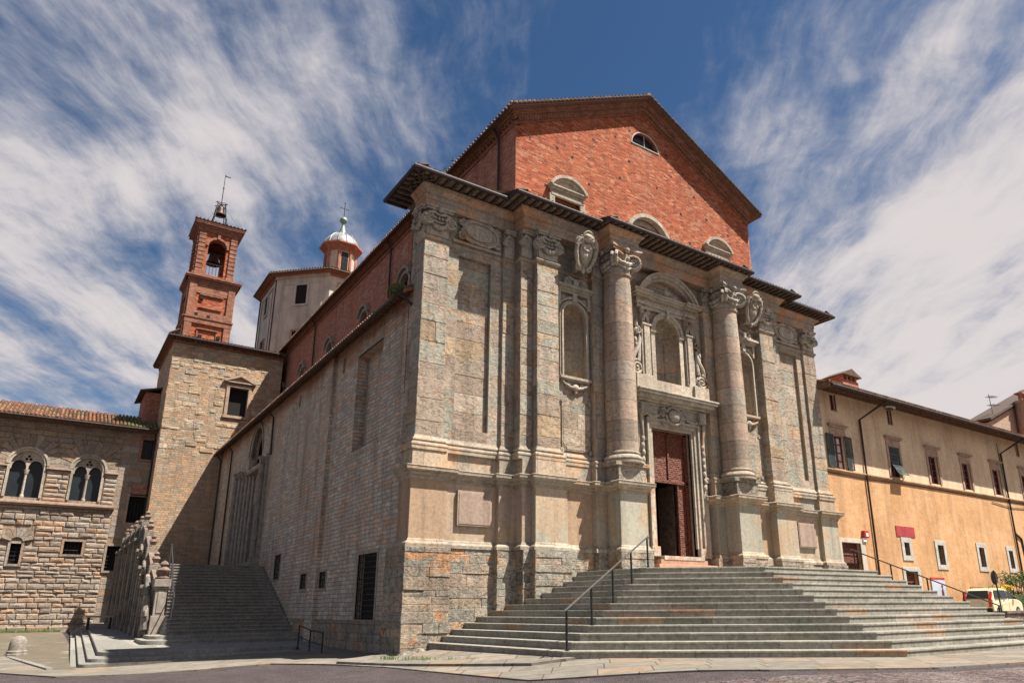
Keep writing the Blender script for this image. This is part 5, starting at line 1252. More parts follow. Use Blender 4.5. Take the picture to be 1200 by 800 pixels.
for a, c, z0, z1 in bifs:
    m_ = (a+c)/2; r_ = (c-a)/2; zsp = z1-r_+.12
    b = MB(); b.arch_band(pf, m_, zsp, r_-.14, r_+.02, -.3, .10, 0, math.pi, 18); b.arch_band(pf, m_, zsp, r_+.0, r_+.13, -.3, .16, 0, math.pi, 18)
    for (u0, u1) in ((a, a+.14), (c-.14, c)): b.mbox(pf, u0, u1, z0, zsp, -.3, .08)
    # tracery plate with two pointed lights
    pz = zsp-.30
    h2 = (c-a-.28)/2
    for q in (0, 1):
        ua = a+.14+q*h2; ub = ua+h2; uc = (ua+ub)/2; rr = h2/2-.05
        pts = [(uc+rr*math.cos(t_)*(1 if abs(math.cos(t_)) > .1 else 1), pz+rr*1.5*math.sin(t_)**.8 if 0 < t_ < math.pi-1e-6 else pz) for t_ in [math.pi*i/14 for i in range(15)]]
        for i in range(14):
            p, q2 = pts[i], pts[i+1]; R1 = r_-.12
            top = lambda u: zsp+math.sqrt(max(.0, R1*R1-(u-m_)**2))
            b.extr(pf, [(p[0], p[1]), (q2[0], q2[1]), (q2[0], max(q2[1]+.01, top(q2[0]))), (p[0], max(p[1]+.01, top(p[0])))], -.22, -.10)
        b.mbox(pf, ua, ua+.05, pz, top(ua+.03), -.22, -.1); b.mbox(pf, ub-.05, ub, pz, top(ub-.03), -.22, -.1)
    b.lathe([(.12, 0), (.12, .12), (.075, .2), (.065, 1.0), (.065, pz-z0-.35), (.1, pz-z0-.28), (.15, pz-z0-.05), (.16, pz-z0)], m_, PY+.15, z0, 12)
    wf_ = b.build('twin_light_window', 'pale', pa)
    b = MB()
    for (du, dv) in ((0, .16), (-.11, -.02), (.11, -.02)): b.disc(pf, m_+du, zsp+.40+dv, .085, -.11, -.095, 12)
    b.build('trefoil_opening', 'dark', wf_)
    b = MB(); b.mbox(pf, a+.1, c-.1, z0, z1+.1, -.42, -.36); b.build('window_glass', 'glass', wf_)
for (a, c, z0, z1), mt_ in zip(small, ('rust', 'rust', 'rust', 'brownst', 'brickd')):
    b = MB(); fr = .14; n_ = .10 if mt_ == 'rust' else .03
    for (u0, u1, v0, v1) in ((a-fr, a, z0-fr, z1+fr), (c, c+fr, z0-fr, z1+fr), (a, c, z1, z1+fr), (a, c, z0-fr, z0)): b.mbox(pf, u0, u1, v0, v1, -.1, n_)
    w_ = b.build('grated_window', mt_, pa)
    b = MB(); b.mbox(pf, a, c, z0, z1, -.4, -.34); b.build('window_pane', 'glass' if mt_ == 'brickd' else 'dark', w_)
    b = MB(); k = max(2, int((c-a)/.2)); q = max(2, int((z1-z0)/.22))
    for i in range(1, k): u = a+(c-a)*i/k; b.tube([pf(u, z0, -.12), pf(u, z1, -.12)], .014, 5)
    for i in range(1, q): v = z0+(z1-z0)*i/q; b.tube([pf(a, v, -.12), pf(c, v, -.12)], .014, 5)
    b.build('window_grille', 'iron', w_)
b = MB(); b.mbox(pf, -5.05, -4.0, 8.75, 9.5, 0, .03); b.build('brick_patch', 'brickd', pa)
# palace roof with pantile rows
b = MB(); ez, ey, rz, ry = 13.26, PY-.95, 14.95, 39.2
b.extr(lambda u, v, n: (n, u, v), [(ey, ez-.12), (ey, ez), (ry, rz), (45, 13.0), (45, 12.8), (ry, rz-.3), (PY+.2, ez-.12)], -30, PX1-.02, .4)
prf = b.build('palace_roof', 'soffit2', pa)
b = MB(); bmoss = MB(); x = -24.0
while x < PX1:
    for q in range(9):
        ya = ey-.06+q*.5; za_ = ez+.06+(ya-ey)*(rz-ez)/(ry-ey)
        (bmoss if x > -6.4+.5*math.sin(q*1.7) and random.random() < .9 else b).tube([(x, ya, za_+.02), (x, ya+.5, za_+.02+.5*(rz-ez)/(ry-ey)-.02)], [.105, .085], 7)
    x += .23
b.build('roof_tile_rows', 'tile', prf); bmoss.build('mossy_tile_rows', 'tilemoss', prf)
b = MB(); b.tube([(-30, ey-.08, ez-.04), (PX1, ey-.08, ez-.04)], .08, 8); b.build('gutter', 'gutter', prf)
b = MB(); b.tube([(PX1-.1, PY-.9, 13.3), (PX1-.12, PY-.12, 13.0), (PX1-.12, PY-.1, 0)], .06, 8); b.build('downpipe', 'gutter', pa)
# brick stub house behind
hb = thing('brick_turret', (-4.4, 39, 0), 'small brick turret with flat dark roof between the palace roof and stone tower', 'building')
b = MB(); b.box(-5.0, -3.9, 37.4, 41, 10, 16.6); b.build('turret_wall', 'brickd', hb)
b = MB(); b.extr(lambda u, v, n: (u, n, v), [(-5.4, 16.5), (-3.9, 16.9), (-3.9, 17.02), (-5.4, 16.62)], 37.0, 41.2); b.build('turret_roof', 'wood', hb)

# ------------------------------------------------------------------ ochre building on the right
oc = thing('ochre_building', (24, .6, 2), 'long ochre plastered building with a continuous tiled eave right of the cathedral', 'building')
OY = .6; of = front(OY); OX0, OX1 = 22.3, 64
main = [(23.72, 24.72, 7.98, 9.78), (28.98, 30.05, 8.05, 9.8), (33.2, 34.25, 8.05, 9.75), (37.2, 38.2, 8.05, 9.75), (41.2, 42.25, 8.05, 9.75), (45.4, 46.4, 8.05, 9.75), (49.6, 50.6, 8.05, 9.75)]
attic = [(23.95, 24.42, 11.15, 12.08), (29.4, 29.82, 11.15, 12.06), (45.45, 45.85, 11.1, 12.0), (50, 50.45, 11.1, 12.0)]
low = [(29.2, 29.7, 3.74, 4.44), (32.7, 33.35, 3.34, 4.44), (37.55, 38.2, 3.34, 4.5), (41.45, 42.0, 3.34, 4.45), (45.5, 46.1, 3.34, 4.45)]
doors = [(23.42, 25.05, 2.0, 4.2), (28.95, 30.15, 1.2, 2.9)]
b = MB()
# openings stacked in shared x ranges are grouped, so build the wall in three height bands
b.wall(of, OX0, OX1, -.5, 5.2, low+doors, depth=.3) if False else None
b.wall(of, OX0, OX1, 5.0, 10.6, main, depth=.3); b.wall(of, OX0, OX1, 10.6, 12.25, attic, depth=.3)
b.wall(of, OX0, OX1, 3.2, 5.0, low+[(23.42, 25.05, 3.2, 4.2)], depth=.3); b.wall(of, OX0, OX1, -.5, 3.2, doors[1:]+[(23.42, 25.05, 2.0, 3.2)], depth=.3)
b.box(OX0, OX0+.1, OY+.01, 10, -.5, 12.2); b.box(OX1-.1, OX1, OY+.01, 10, -.5, 12.2)
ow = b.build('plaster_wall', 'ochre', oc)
b = MB(); b.mbox(of, OX0, OX1, 7.78, 7.86, 0, .06); b.mbox(of, OX0, OX1, 7.86, 7.92, 0, .12); b.build('string_course', 'plaster', oc)
def sash(par, a, c, z0, z1, mat='maroon', nb=1, nh=3, curtain=False, inset=.2):
    b = MB()
    for (u0, u1, v0, v1) in ((a, a+.09, z0, z1), (c-.09, c, z0, z1), (a, c, z1-.09, z1), (a, c, z0, z0+.09)): b.mbox(of, u0, u1, v0, v1, -inset, -inset+.07)
    m_ = (a+c)/2; b.mbox(of, m_-.06, m_+.06, z0, z1, -inset, -inset+.07)
    for i in range(1, nh+1): v = z0+(z1-z0)*i/(nh+1); b.mbox(of, a, c, v-.03, v+.03, -inset, -inset+.05)
    b.build('window_sash', mat, par)
    b = MB(); b.mbox(of, a, c, z0, z1, -inset-.04, -inset-.01); b.build('window_pane', 'glass', par)
    if curtain:
        b = MB()
        for s_ in (-1, 1):
            for i in range(5): u = m_+s_*(.1+i*.075); b.tube([of(u, z0+.1, -inset-.0), of(m_+s_*(.06+i*.07), z1-.1, -inset-.0)], .03, 5)
        b.build('curtain', 'curtain', par)
def louvre(mp_, u0, u1, v0, v1, n0):
    b = MB()
    for (a_, c_, d_, e_) in ((u0, u0+.06, v0, v1), (u1-.06, u1, v0, v1), (u0, u1, v0, v0+.07), (u0, u1, v1-.07, v1), (u0, u1, (v0+v1)/2-.035, (v0+v1)/2+.035)): b.mbox(mp_, a_, c_, d_, e_, n0, n0+.04)
    v = v0+.1
    while v < v1-.08: b.extr(mp_, [(u0+.05, v), (u1-.05, v), (u1-.05, v+.035), (u0+.05, v+.035)], n0+.004, n0+.036); v += .065
    return b
for i, (a, c, z0, z1) in enumerate(main):
    b = MB(); fr = .2
    for (u0, u1, v0, v1, n_) in ((a-fr, a, z0, z1+fr, .05), (c, c+fr, z0, z1+fr, .05), (a, c, z1, z1+fr, .05), (a-fr, c+fr, z1+fr, z1+.42, .03), (a-fr-.14, c+fr+.14, z1+.50, z1+.58, .2), (a-fr-.08, c+fr+.08, z1+.42, z1+.50, .12)): b.mbox(of, u0, u1, v0, v1, -.03, n_)
    w_ = b.build('framed_window', 'brownst', oc, bevel=.01)
    sash(w_, a, c, z0, z1, curtain=(i == 0), nh=3 if i != 1 else 2)
    if i == 0:
        louvre(of, a-.62, a-.02, z0, z1, .06).build('shutter', 'shutter', w_); louvre(of, c+.02, c+.62, z0, z1, .06).build('shutter', 'shutter', w_)
    if i == 1:
        louvre(of, a, c, z0+.85, z1, -.02).build('shutter', 'shutter', w_)
        ang = R(28)
        mpt = lambda u, v, n: (u, OY-n*math.cos(ang)-.02-(z0+.85-v)*math.sin(ang), z0+.85-(z0+.85-v)*math.cos(ang)+n*math.sin(ang)*0)
        louvre(mpt, a, c, z0-.02, z0+.85, 0).build('propped_shutter', 'shutter', w_)
for (a, c, z0, z1) in attic:
    b = MB(); b.mbox(of, a-.05, a, z0-.05, z1+.05, -.05, .01); b.mbox(of, c, c+.05, z0-.05, z1+.05, -.05, .01); b.mbox(of, a, c, z0-.05, z0, -.05, .02); w_ = b.build('attic_window', 'brownst', oc); sash(w_, a, c, z0, z1, nh=1, inset=.22)
for (a, c, z0, z1) in low:
    b = MB(); fr = .27
    for (u0, u1, v0, v1) in ((a-fr, a, z0-fr, z1+fr), (c, c+fr, z0-fr, z1+fr), (a, c, z1, z1+fr), (a, c, z0-fr, z0)): b.mbox(of, u0, u1, v0, v1, -.05, .045)
    w_ = b.build('barred_window', 'greyst', oc, bevel=.01); b = MB(); b.mbox(of, a, c, z0, z1, -.3, -.25); b.build('window_pane', 'glass', w_)
    b = MB()
    for i in range(1, 3): u = a+(c-a)*i/3; b.tube([of(u, z0, -.08), of(u, z1, -.08)], .018, 5)
    for i in range(1, 7): v = z0+(z1-z0)*i/7; b.tube([of(a, v, -.08), of(c, v, -.08)], .018, 5)
    b.build('window_grille', 'iron', w_)
for (a, c, z0, z1), m1 in zip(doors, ('pale', 'greyst')):
    b = MB(); fr = .3 if m1 == 'greyst' else .4
    b.mbox(of, c, c+fr, z0, z1+(.22), -.05, .05); b.mbox(of, a-.25, a, z0, z1+.22, -.05, .05); b.mbox(of, a, c, z1, z1+.22, -.05, .05)
    w_ = b.build('side_door', 'cream' if m1 == 'pale' else 'greyst', oc, bevel=.01); b = MB(); b.mbox(of, a, c, z0, z1, -.25, -.2)
    for q in range(4): b.mbox(of, a+.05, c-.05, z0+.1+q*.5, z0+.5+q*.5, -.2, -.17)
    b.build('door_leaf', 'door', w_)
b = MB(); ez, ey = 11.88, OY-1.32
b.extr(lambda u, v, n: (n, u, v), [(ey, ez), (ey, ez+.1), (6.5, 14.6), (12, 12.6), (12, 12.4), (6.5, 14.4), (OY+.1, ez+.42)], OX0-.2, OX1, .4)
orf = b.build('ochre_roof', 'tile', oc)
b = MB(); x = OX0
while x < OX1: b.extr(lambda u, v, n: (n, u, v), [(ey+.05, ez-.1), (OY, ez+.24), (OY, ez+.38), (ey+.05, ez+.01)], x, x+.1); x += .36
b.build('eave_rafters', 'soffit2', orf)  # rafters carrying the ochre eave, joined in one mesh
b = MB(); x = OX0-.15
while x < OX1: b.tube([(x, ey-.04, ez+.17), (x, ey+.8, ez+.17+.8*.347)], .085, 6); x += .22
b.build('tile_edge', 'tile', orf)
b = MB(); b.tube([(OX0-.2, ey-.08, ez+.02), (OX1, ey-.08, ez+.02)], .09, 8); b.build('gutter', 'gutter', orf)
b = MB(); b.box(OX0-.25, OX0-.1, ey, 4, ez-.05, ez+.3); b.build('verge_board', 'soffit2', orf)
for xx in (26.35, 42.75):
    b = MB(); b.tube([(xx+.9, ey-.05, ez-.05), (xx+.5, ey+.4, ez-.35), (xx, OY-.1, ez-.95), (xx, OY-.08, 2)], .065, 8); b.build('downpipe', 'gutter', oc)
# thin cables
b = MB(); b.tube([(OX0, OY-.03, 7.72), (26, OY-.03, 7.66), (32, OY-.03, 7.74), (40, OY-.03, 7.68), (50, OY-.03, 7.72)], .022, 5)
b.tube([(40.4, OY-.04, 7.5), (43, OY-.04, 7.3), (46, OY-.04, 7.42), (50, OY-.04, 7.3)], .02, 5); b.tube([(42.55, OY-.05, 11.6), (42.6, OY-.05, 9), (43.0, OY-.05, 7.2)], .02, 5); b.tube([(42.9, OY-.05, 5.6), (43.6, OY-.05, 5.3), (43.8, OY-.05, 3), (43.9, OY-.05, 2)], .06, 6)
b.build('wall_cables', 'black', oc)
b = MB(); b.mbox(of, 28.58, 30.45, 4.75, 5.31, .0, .035); tag(b.build('wall_plaque', 'poster'), 'plain red rectangular plaque on the ochre wall above a small barred window', 'plaque')
nb_ = thing('notice_board', (32.1, OY, 1.5), 'blue and white notice board with red top strip low on the ochre wall', 'notice board')
b = MB(); b.mbox(of, 31.4, 32.85, 1.2, 2.5, 0, .06); b.build('board_panel', 'board', nb_); b = MB(); b.mbox(of, 31.4, 32.85, 2.5, 2.62, 0, .065); b.build('top_strip', 'red', nb_)
b = MB(); b.ell(of(32.45, 1.75, .07), .12, .02, .3); b.ell(of(32.45, 2.15, .07), .08, .02, .1); b.build('printed_figure', 'maroon', nb_)
al = thing('alarm_box', (25.5, OY, 4.5), 'small red and white alarm box on the ochre wall over the brown side door', 'alarm box')
b = MB(); b.mbox(of, 25.3, 25.72, 4.5, 4.86, 0, .18); b.build('alarm_body', 'red', al, bevel=.02); b = MB(); b.mbox(of, 25.42, 25.6, 4.56, 4.74, .18, .2); b.mbox(of, 25.25, 25.5, 4.3, 4.48, 0, .12); b.build('alarm_lens', 'white', al)
lp = thing('wall_lamp', (28.3, OY, 11.6), 'grey street lamp on a short arm fixed under the ochre building eave', 'wall lamp')
b = MB(); b.tube([of(29.3, 12.0, 0), of(29.0, 12.0, .4), of(28.6, 11.9, .7)], .03); b.build('lamp_arm', 'gutter', lp)
b = MB(); b.ell((28.35, OY-.85, 11.78), .42, .2, .13); b.build('lamp_head', 'greyst', lp, smooth=True); b = MB(); b.ell((28.3, OY-.85, 11.68), .3, .15, .08); b.build('lamp_lens', 'glass', lp, smooth=True)
# roof things
ch = thing('brick_chimney', (31, 4, 14), 'low brick chimney with tiled cap near the left end of the ochre roof', 'chimney', 'chimneys on the right')
b = MB(); b.box(30.2, 31.9, 3.6, 4.8, 13.6, 14.85)
for i in range(4): b.box(30.2+i*.46, 30.36+i*.46, 3.6, 4.8, 14.85, 15.15)
b.build('chimney_stack', 'brickd', ch); b = MB(); b.extr(lambda u, v, n: (u, n, v), [(30.0, 15.13), (32.1, 15.13), (31.05, 15.6)], 3.4, 5.0); b.build('chimney_cap', 'tiledark', ch)
ob = thing('rear_house', (54, 6, 12), 'gabled house with tiled roof rising behind the far end of the ochre building', 'house')
b = MB(); b.prism([(50.4, 4), (62, 4), (62, 5.6), (50.4, 5.6)], 12.5, 15.0); b.extr(front(4), [(50.4, 15), (62, 15), (62, 19.6)], -1.6, 0); b.build('house_wall', 'brownst', ob)
b = MB(); b.extr(front(4), [(50.0, 15.05), (62, 19.85), (62, 20.05), (50.0, 15.25)], -1.7, .3); b.build('house_roof', 'tiledark', ob)
rc = thing('round_chimney', (55.6, 4, 15), 'dark rendered chimney with small flues on the rear house roof at right edge', 'chimney', 'chimneys on the right')
b = MB(); b.lathe([(.75, 14), (.7, 17.1), (.8, 17.15), (.8, 17.35)], 55.6, 3.3, 0, 16); b.build('chimney_stack', 'brownst', rc)
b = MB()
for i in range(3): b.lathe([(.16, 17.3), (.14, 17.9)], 55.15+i*.45, 3.3, 0, 10)
b.box(54.8, 56.4, 3.0, 3.6, 17.9, 18.0); b.build('chimney_flues', 'brickd', rc)
an = thing('tv_antenna', (51.3, 4, 15), 'thin television antenna standing on the roof left of the round chimney', 'antenna', 'television antennas')
b = MB(); b.tube([(51.3, 4, 15.1), (51.1, 4, 17.4)], .03, 5); b.build('antenna_mast', 'steel', an)
b = MB()
for z, L in ((17.2, .9), (16.5, .7)):
    b.tube([(51.1-.2, 4, z), (51.1+L*1.4, 4, z+.1)], .02, 4)
    for i in range(6): b.tube([(51.0+i*.22, 3.7, z+.02*i), (51.0+i*.22, 4.3, z+.02*i)], .012, 4)
b.build('antenna_rods', 'steel', an)
a2 = copy_tree(an); a2.location = (-8.9, 39.2, 14.9); a2.scale = (.5, .5, .5); a2['label'] = 'tiny television antenna on the palace roof at far left'; a2['category'] = 'antenna'

# ------------------------------------------------------------------ main stairs
st = thing('grand_staircase', (11, -7, 0), 'broad fan of thirteen grey stone steps in front of the cathedral door', 'staircase')
r_ = .179
LM0, LM1 = (1.067, -6.594), (6.215, -3.856); MR0, MR1 = (7.212, -11.441), (9.099, -6.13); RE0, RE1 = (16.408, -11.576), (15.069, -6.217)
EW0, EW1 = (23.2, -6.6), (17.2, -3.9); LW0, LW1 = (.591, .1), (5.944, .1); RW0, RW1 = (24.2, .3), (18.6, .1)
lerp = lambda p, q, t_: (p[0]+(q[0]-p[0])*t_, p[1]+(q[1]-p[1])*t_)
for i in range(13):
    t_ = i/12
    poly = [lerp(a_, c_, t_) for a_, c_ in ((LW0, LW1), (LM0, LM1), (MR0, MR1), (RE0, RE1), (EW0, EW1), (RW0, RW1))]
    if i >= 10: poly = [(max(p[0], 0), min(p[1], -.1)) for p in poly]
    b = MB(); zt_ = (i+1)*r_; z0 = i*r_-.02 if i else -.3
    def off(poly, d):
        n_ = len(poly); out = []
        for k in range(n_):
            p0, p1, p2 = Vector(poly[k-1]), Vector(poly[k]), Vector(poly[(k+1) % n_])
            n1_ = Vector(((p1-p0).y, -(p1-p0).x)).normalized(); n2_ = Vector(((p2-p1).y, -(p2-p1).x)).normalized()
            mm_ = (n1_+n2_)/(1+n1_.dot(n2_)); out.append(tuple(p1+mm_*d))
        return out
    b.prism(off(poly, -.022), z0, zt_-.052, .3); b.prism(poly, zt_-.055, zt_, .5)
    b.build('step', 'stair', st, bevel=.012)

def handrail(name, pts_xy, base_z, label, group='handrails of the two stairs', h=.93, mat_rail='steel', mat_post='iron', posts=None, rail=None):
    rt = thing(name, (*pts_xy[0], base_z[0]), label, 'handrail', group)
    k = len(pts_xy); tops = [(x, y, z+h) for (x, y), z in zip(pts_xy, base_z)]
    b = MB(); d0 = Vector(tops[1])-Vector(tops[0]); d1 = Vector(tops[-1])-Vector(tops[-2])
    b.tube([tuple(Vector(tops[0])-d0*.08)]+tops+[tuple(Vector(tops[-1])+d1*.05), tuple(Vector(tops[-1])+d1*.10-Vector((0, 0, .05)))], .026, 8); b.build('rail', mat_rail, rt, smooth=True)
    for (x, y), z in zip(pts_xy, base_z):
        b = MB(); b.tube([(x, y, z), (x, y, z+h-.01)], .03, 8); b.lathe([(.06, 0), (.06, .012)], x, y, z, 10); b.build('post', mat_post, rt)
    return rt
ks = [0, 3, 6, 9, 12]
handrail('handrail', [tuple(Vector(lerp(LM0, LM1, k/12))+Vector((.16, .05))) for k in ks], [(k+1)*r_ for k in ks], 'steel handrail on dark posts climbing the left side of the grand staircase')
A_, B_ = (23.0, -6.5), (17.3, -3.95)
handrail('handrail', [lerp(A_, B_, k/12) for k in ks], [(k+1)*r_ for k in ks], 'dark handrail running down the far right edge of the grand staircase', mat_rail='gutter')

# ------------------------------------------------------------------ side stairs
ss_ = thing('side_staircase', (-2, 10, .2), 'long straight flight of worn steps with wide rounded landing up to the side portal', 'staircase')
def lz(y): return .0+max(0, (y-4.8))*.0135
def slab(name, poly, top, thick=.34, mat='stair2', tilt=True):
    k = len(poly); b = MB(); vs = [(x, y, top+(max(0, y-7.2)*.019 if tilt else 0)-thick) for x, y in poly]+[(x, y, top+(max(0, y-7.2)*.019 if tilt else 0)) for x, y in poly]
    b.faces(vs, [tuple(range(k-1, -1, -1)), tuple(range(k, 2*k))]+[(i, (i+1) % k, (i+1) % k+k, i+k) for i in range(k)], .5)
    return b.build(name, mat, ss_, bevel=.018)
def rounded(x0, y0, r, n_=6): return [(x0+r-r*math.cos(math.pi/2*i/n_), y0+r-r*math.sin(math.pi/2*i/n_)) for i in range(n_+1)]
right = lambda xr, y0: [(xr, y0), (xr, 35.6)]
for (x0, y0, top, rr, xe_) in ((-8.02, 5.45, -.50, .15, -1.3), (-7.8, 5.95, -.38, .3, -1.25), (-7.56, 6.4, -.26, .35, -1.2), (-7.25, 7.2, -.12, .6, -1.1)):
    pts = rounded(x0, y0, rr)+([(xe_, y0)] if xe_ > -5 else [(xe_, y0)])+([(xe_, 9), (.12, 9), (.12, 35.6)] if xe_ > -5 else [(xe_, 35.6)])
    pts.append((x0+.9, 35.6)) ; slab('landing_step', pts, top)
for (x0, y0, top) in ((-5.75, 10.2, .10), (-5.45, 11.1, .23)):
    slab('landing_step', rounded(x0, y0, .5)+[(.1, y0), (.1, 13), (x0, 13)], top, tilt=False)
N = 21; y0, y1, zb, zt_ = 12.1, 18.8, .23, 3.3
for i in range(N):
    t_ = (i+1)/N; xa = -4.8+.65*i/N; ya = y0+(y1-y0)*i/N; zz_ = zb+(zt_-zb)*t_
    b = MB(); b.box(xa, .12, ya+.045, 19.5, zz_-.17, zz_-.045, .3); b.box(xa, .12, ya, 19.5, zz_-.047, zz_, .6); b.build('step', 'stair2', ss_, bevel=.01)
b = MB(); b.box(-4.2, .12, 18.9, 33.98, 2.9, 3.296); b.build('upper_landing', 'stair2', ss_)
# parapet wall with pilasters, scrolls and finials
pr_ = thing('stair_parapet', (-4.6, 20, 0), 'weathered stone parapet with tall pilasters, scrolls and finials along the left of the side stairs', 'parapet')
px_ = -5.1; pt = side(px_-.14)
topz = lambda y: 2.15+min(1, max(0, (y-15.0)/7.4))*3.25
b = MB(); yy = [14.3+i*.6 for i in range(int((34-14.3)/.6)+1)]
b.extr(side(px_-.1), [(14.3, 0), (34, 0)]+[(y, topz(y)-.55) for y in yy[::-1]], -.35, 0, .4)
b.build('parapet_wall', 'weather', pr_)
b = MB()
ystn = [14.5, 16.6, 18.7, 20.8, 23.0, 25.6, 28.3, 31.2, 33.6]
for y in ystn:
    t0 = topz(y)
    b.mbox(pt, y-.22, y+.22, 0, t0-.7, 0, .16); b.mbox(pt, y-.30, y+.30, 0, .5, 0, .24); b.mbox(pt, y-.32, y+.32, t0-.75, t0-.6, 0, .26); b.mbox(pt, y-.13, y+.13, .5, t0-.8, .16, .22)
    b.mbox(side(px_+.1), y-.24, y+.24, t0-1.0, t0+.28, -.18, .25)
for i in range(len(ystn)-1):
    ya, yb = ystn[i], ystn[i+1]
    b.extr(pt, [(ya+.3, .3), (yb-.3, .3), (yb-.3, topz(yb)-1.25), (ya+.3, topz(ya)-1.25)], 0, .06)
b.build('parapet_pilasters', 'weather', pr_, bevel=.015)
b = MB()
for i in range(len(ystn)-1):
    ya, yb = ystn[i], ystn[i+1]; N = 3
    b.extr(side(px_+.15), [(ya, topz(ya)-.02), (yb, topz(yb)-.02), (yb, topz(yb)+.14), (ya, topz(ya)+.14)], -.12, .2)
    b.extr(side(px_+.15), [(ya, topz(ya)-.68), (yb, topz(yb)-.68), (yb, topz(yb)-.52), (ya, topz(ya)-.52)], -.14, .22)
    for q in range(5):
        y = ya+(yb-ya)*(q+.5)/5; z = topz(y)-.52
        b.lathe([(.09, 0), (.09, .05), (.05, .1), (.10, .2), (.10, .26), (.05, .36), (.08, .44), (.09, .5)], px_+.1, y, z, 8)
b.build('balustrade', 'weather2', pr_, smooth=True)
for y in ystn:
    t0 = topz(y)+.28; b = MB(); b.lathe([(.17, 0), (.18, .05), (.09, .09), (.13, .17), (.18, .27), (.14, .36), (.07, .39), (.10, .44), (.12, .49), (.08, .56), (.02, .6)], px_+.1, y, t0, 12); b.build('finial', 'weather2', pr_, smooth=True)
for (y, z, r1) in ((14.35, 1.5, .3), (15.4, 2.0, .28), (17.3, 3.0, .3), (19.5, 3.9, .3), (13.95, .9, .26)):
    b = MB(); b.spiral(side(px_-.1), y, z, r1, .2, 1, 1.8, th=.25); b.spiral(side(px_-.1), y+.5, z-.5, r1*.8, .2, -1, 1.6, th=.25); b.build('parapet_scroll', 'weather', pr_, smooth=True)
b = MB(); b.tube([pt(13.9, .4, .1), pt(14.0, 1.2, .15), pt(14.4, 2.0, .15), pt(15.6, 2.6, .1)], [.2, .16, .12, .1])
b.build('scroll_buttress', 'weather', pr_, smooth=True)
b = MB(); nx0, nx1, ny0, ny1 = -5.16, -4.74, 13.7, 14.2
b.box(nx0-.06, nx1+.06, ny0-.06, ny1, -.1, .95); b.box(nx0, nx1, ny0, ny1, .95, 2.0); b.box(nx0-.05, nx1+.05, ny0-.05, ny1, 2.0, 2.1); b.box(nx0-.1, nx1+.1, ny0-.1, ny1, 2.1, 2.4); b.box(nx0+.1, nx1-.1, ny0-.03, ny0, 1.05, 1.9)
b.build('newel', 'frame', pr_, bevel=.03)
b = MB(); b.lathe([(.26, 0), (.28, .08), (.14, .14), (.24, .26), (.28, .38), (.18, .48), (.12, .52), (.18, .62), (.12, .72), (.02, .78)], -4.95, 13.95, 2.4, 14); b.build('newel_finial', 'weather2', pr_, smooth=True)
handrail('handrail', [(-4.55, 12.9), (-4.45, 14.8), (-4.3, 16.7), (-4.2, 18.6)], [.8, 1.5, 2.4, 3.3], 'thin pale handrail inside the parapet of the side stairs', h=.9, mat_post='steel')
# ramp with rail
rp = thing('ramp_railing', (-.95, 6, -.2), 'low dark metal railing beside a small ramp at the aisle wall', 'railing')
pts = [(-1.0, 7.3, -.2), (-1.0, 5.9, -.34), (-1.0, 4.5, -.4)]
for i, (x, y, z) in enumerate(pts):
    b = MB(); b.tube([(x, y, z-.15), (x, y, z+.78+.0)], .025, 8); b.build('post', 'iron', rp)
b = MB(); b.tube([(x, y, z+.78) for x, y, z in pts], .025, 8); b.tube([(x, y, z+.4) for x, y, z in pts], .018, 8); b.build('rail', 'iron', rp)
b = MB(); b.faces([(-.95, 3.6, -.40), (.0, 3.6, -.40), (.0, 9.2, -.08), (-.95, 9.2, -.08), (-.95, 3.6, -.7), (.0, 3.6, -.7), (.0, 9.2, -.7), (-.95, 9.2, -.7)], [(0, 1, 2, 3), (0, 1, 5, 4), (1, 2, 6, 5), (2, 3, 7, 6), (3, 0, 4, 7)]); tag(b.build('access_ramp', 'stair2'), 'short dark ramp sloping up beside the aisle wall behind the low railing', 'ramp')

# bench on the landing
bn = thing('stone_bench', (-6.3, 26, .4), 'small pale bench by the far foot of the stair parapet', 'bench')
b = MB(); b.box(-6.9, -5.6, 25.6, 26.1, .82, .92); b.build('seat', 'pale', bn)
for x in (-6.8, -5.8):
    b = MB(); b.box(x, x+.12, 25.65, 26.05, .2, .82); b.build('leg', 'iron', bn)

# ------------------------------------------------------------------ small street things
BX, BY = -9.45, 14.2
bo = MB(); bo.lathe([(.33, 0), (.33, .2), (.29, .23), (.28, .48), (.24, .62), (.15, .72), (.01, .76)], BX, BY, zg(BX, BY), 20); bo.lathe([(.38, -.1), (.38, .1), (.33, .12)], BX, BY, zg(BX, BY), 8)
tag(bo.build('stone_bollard', 'cobblebol', smooth=True), 'round-topped stone bollard on the worn yard at lower left', 'bollard')
# curb
b = MB(); cpts = [(-14, 14.8), (-9.7, 14.1), (-8.5, 5.8)]
for i in range(2):
    (xa, ya), (xb, yb) = cpts[i], cpts[i+1]; d = Vector((xb-xa, yb-ya)).normalized(); n_ = Vector((-d.y, d.x))*.09
    P_ = [(xa-n_.x, ya-n_.y), (xb-n_.x, yb-n_.y), (xb+n_.x, yb+n_.y), (xa+n_.x, ya+n_.y)]; b.prism(P_, -.9, zg(xb, yb)+.08, .3)
o = b.build('kerb', 'stair2', kind='structure')
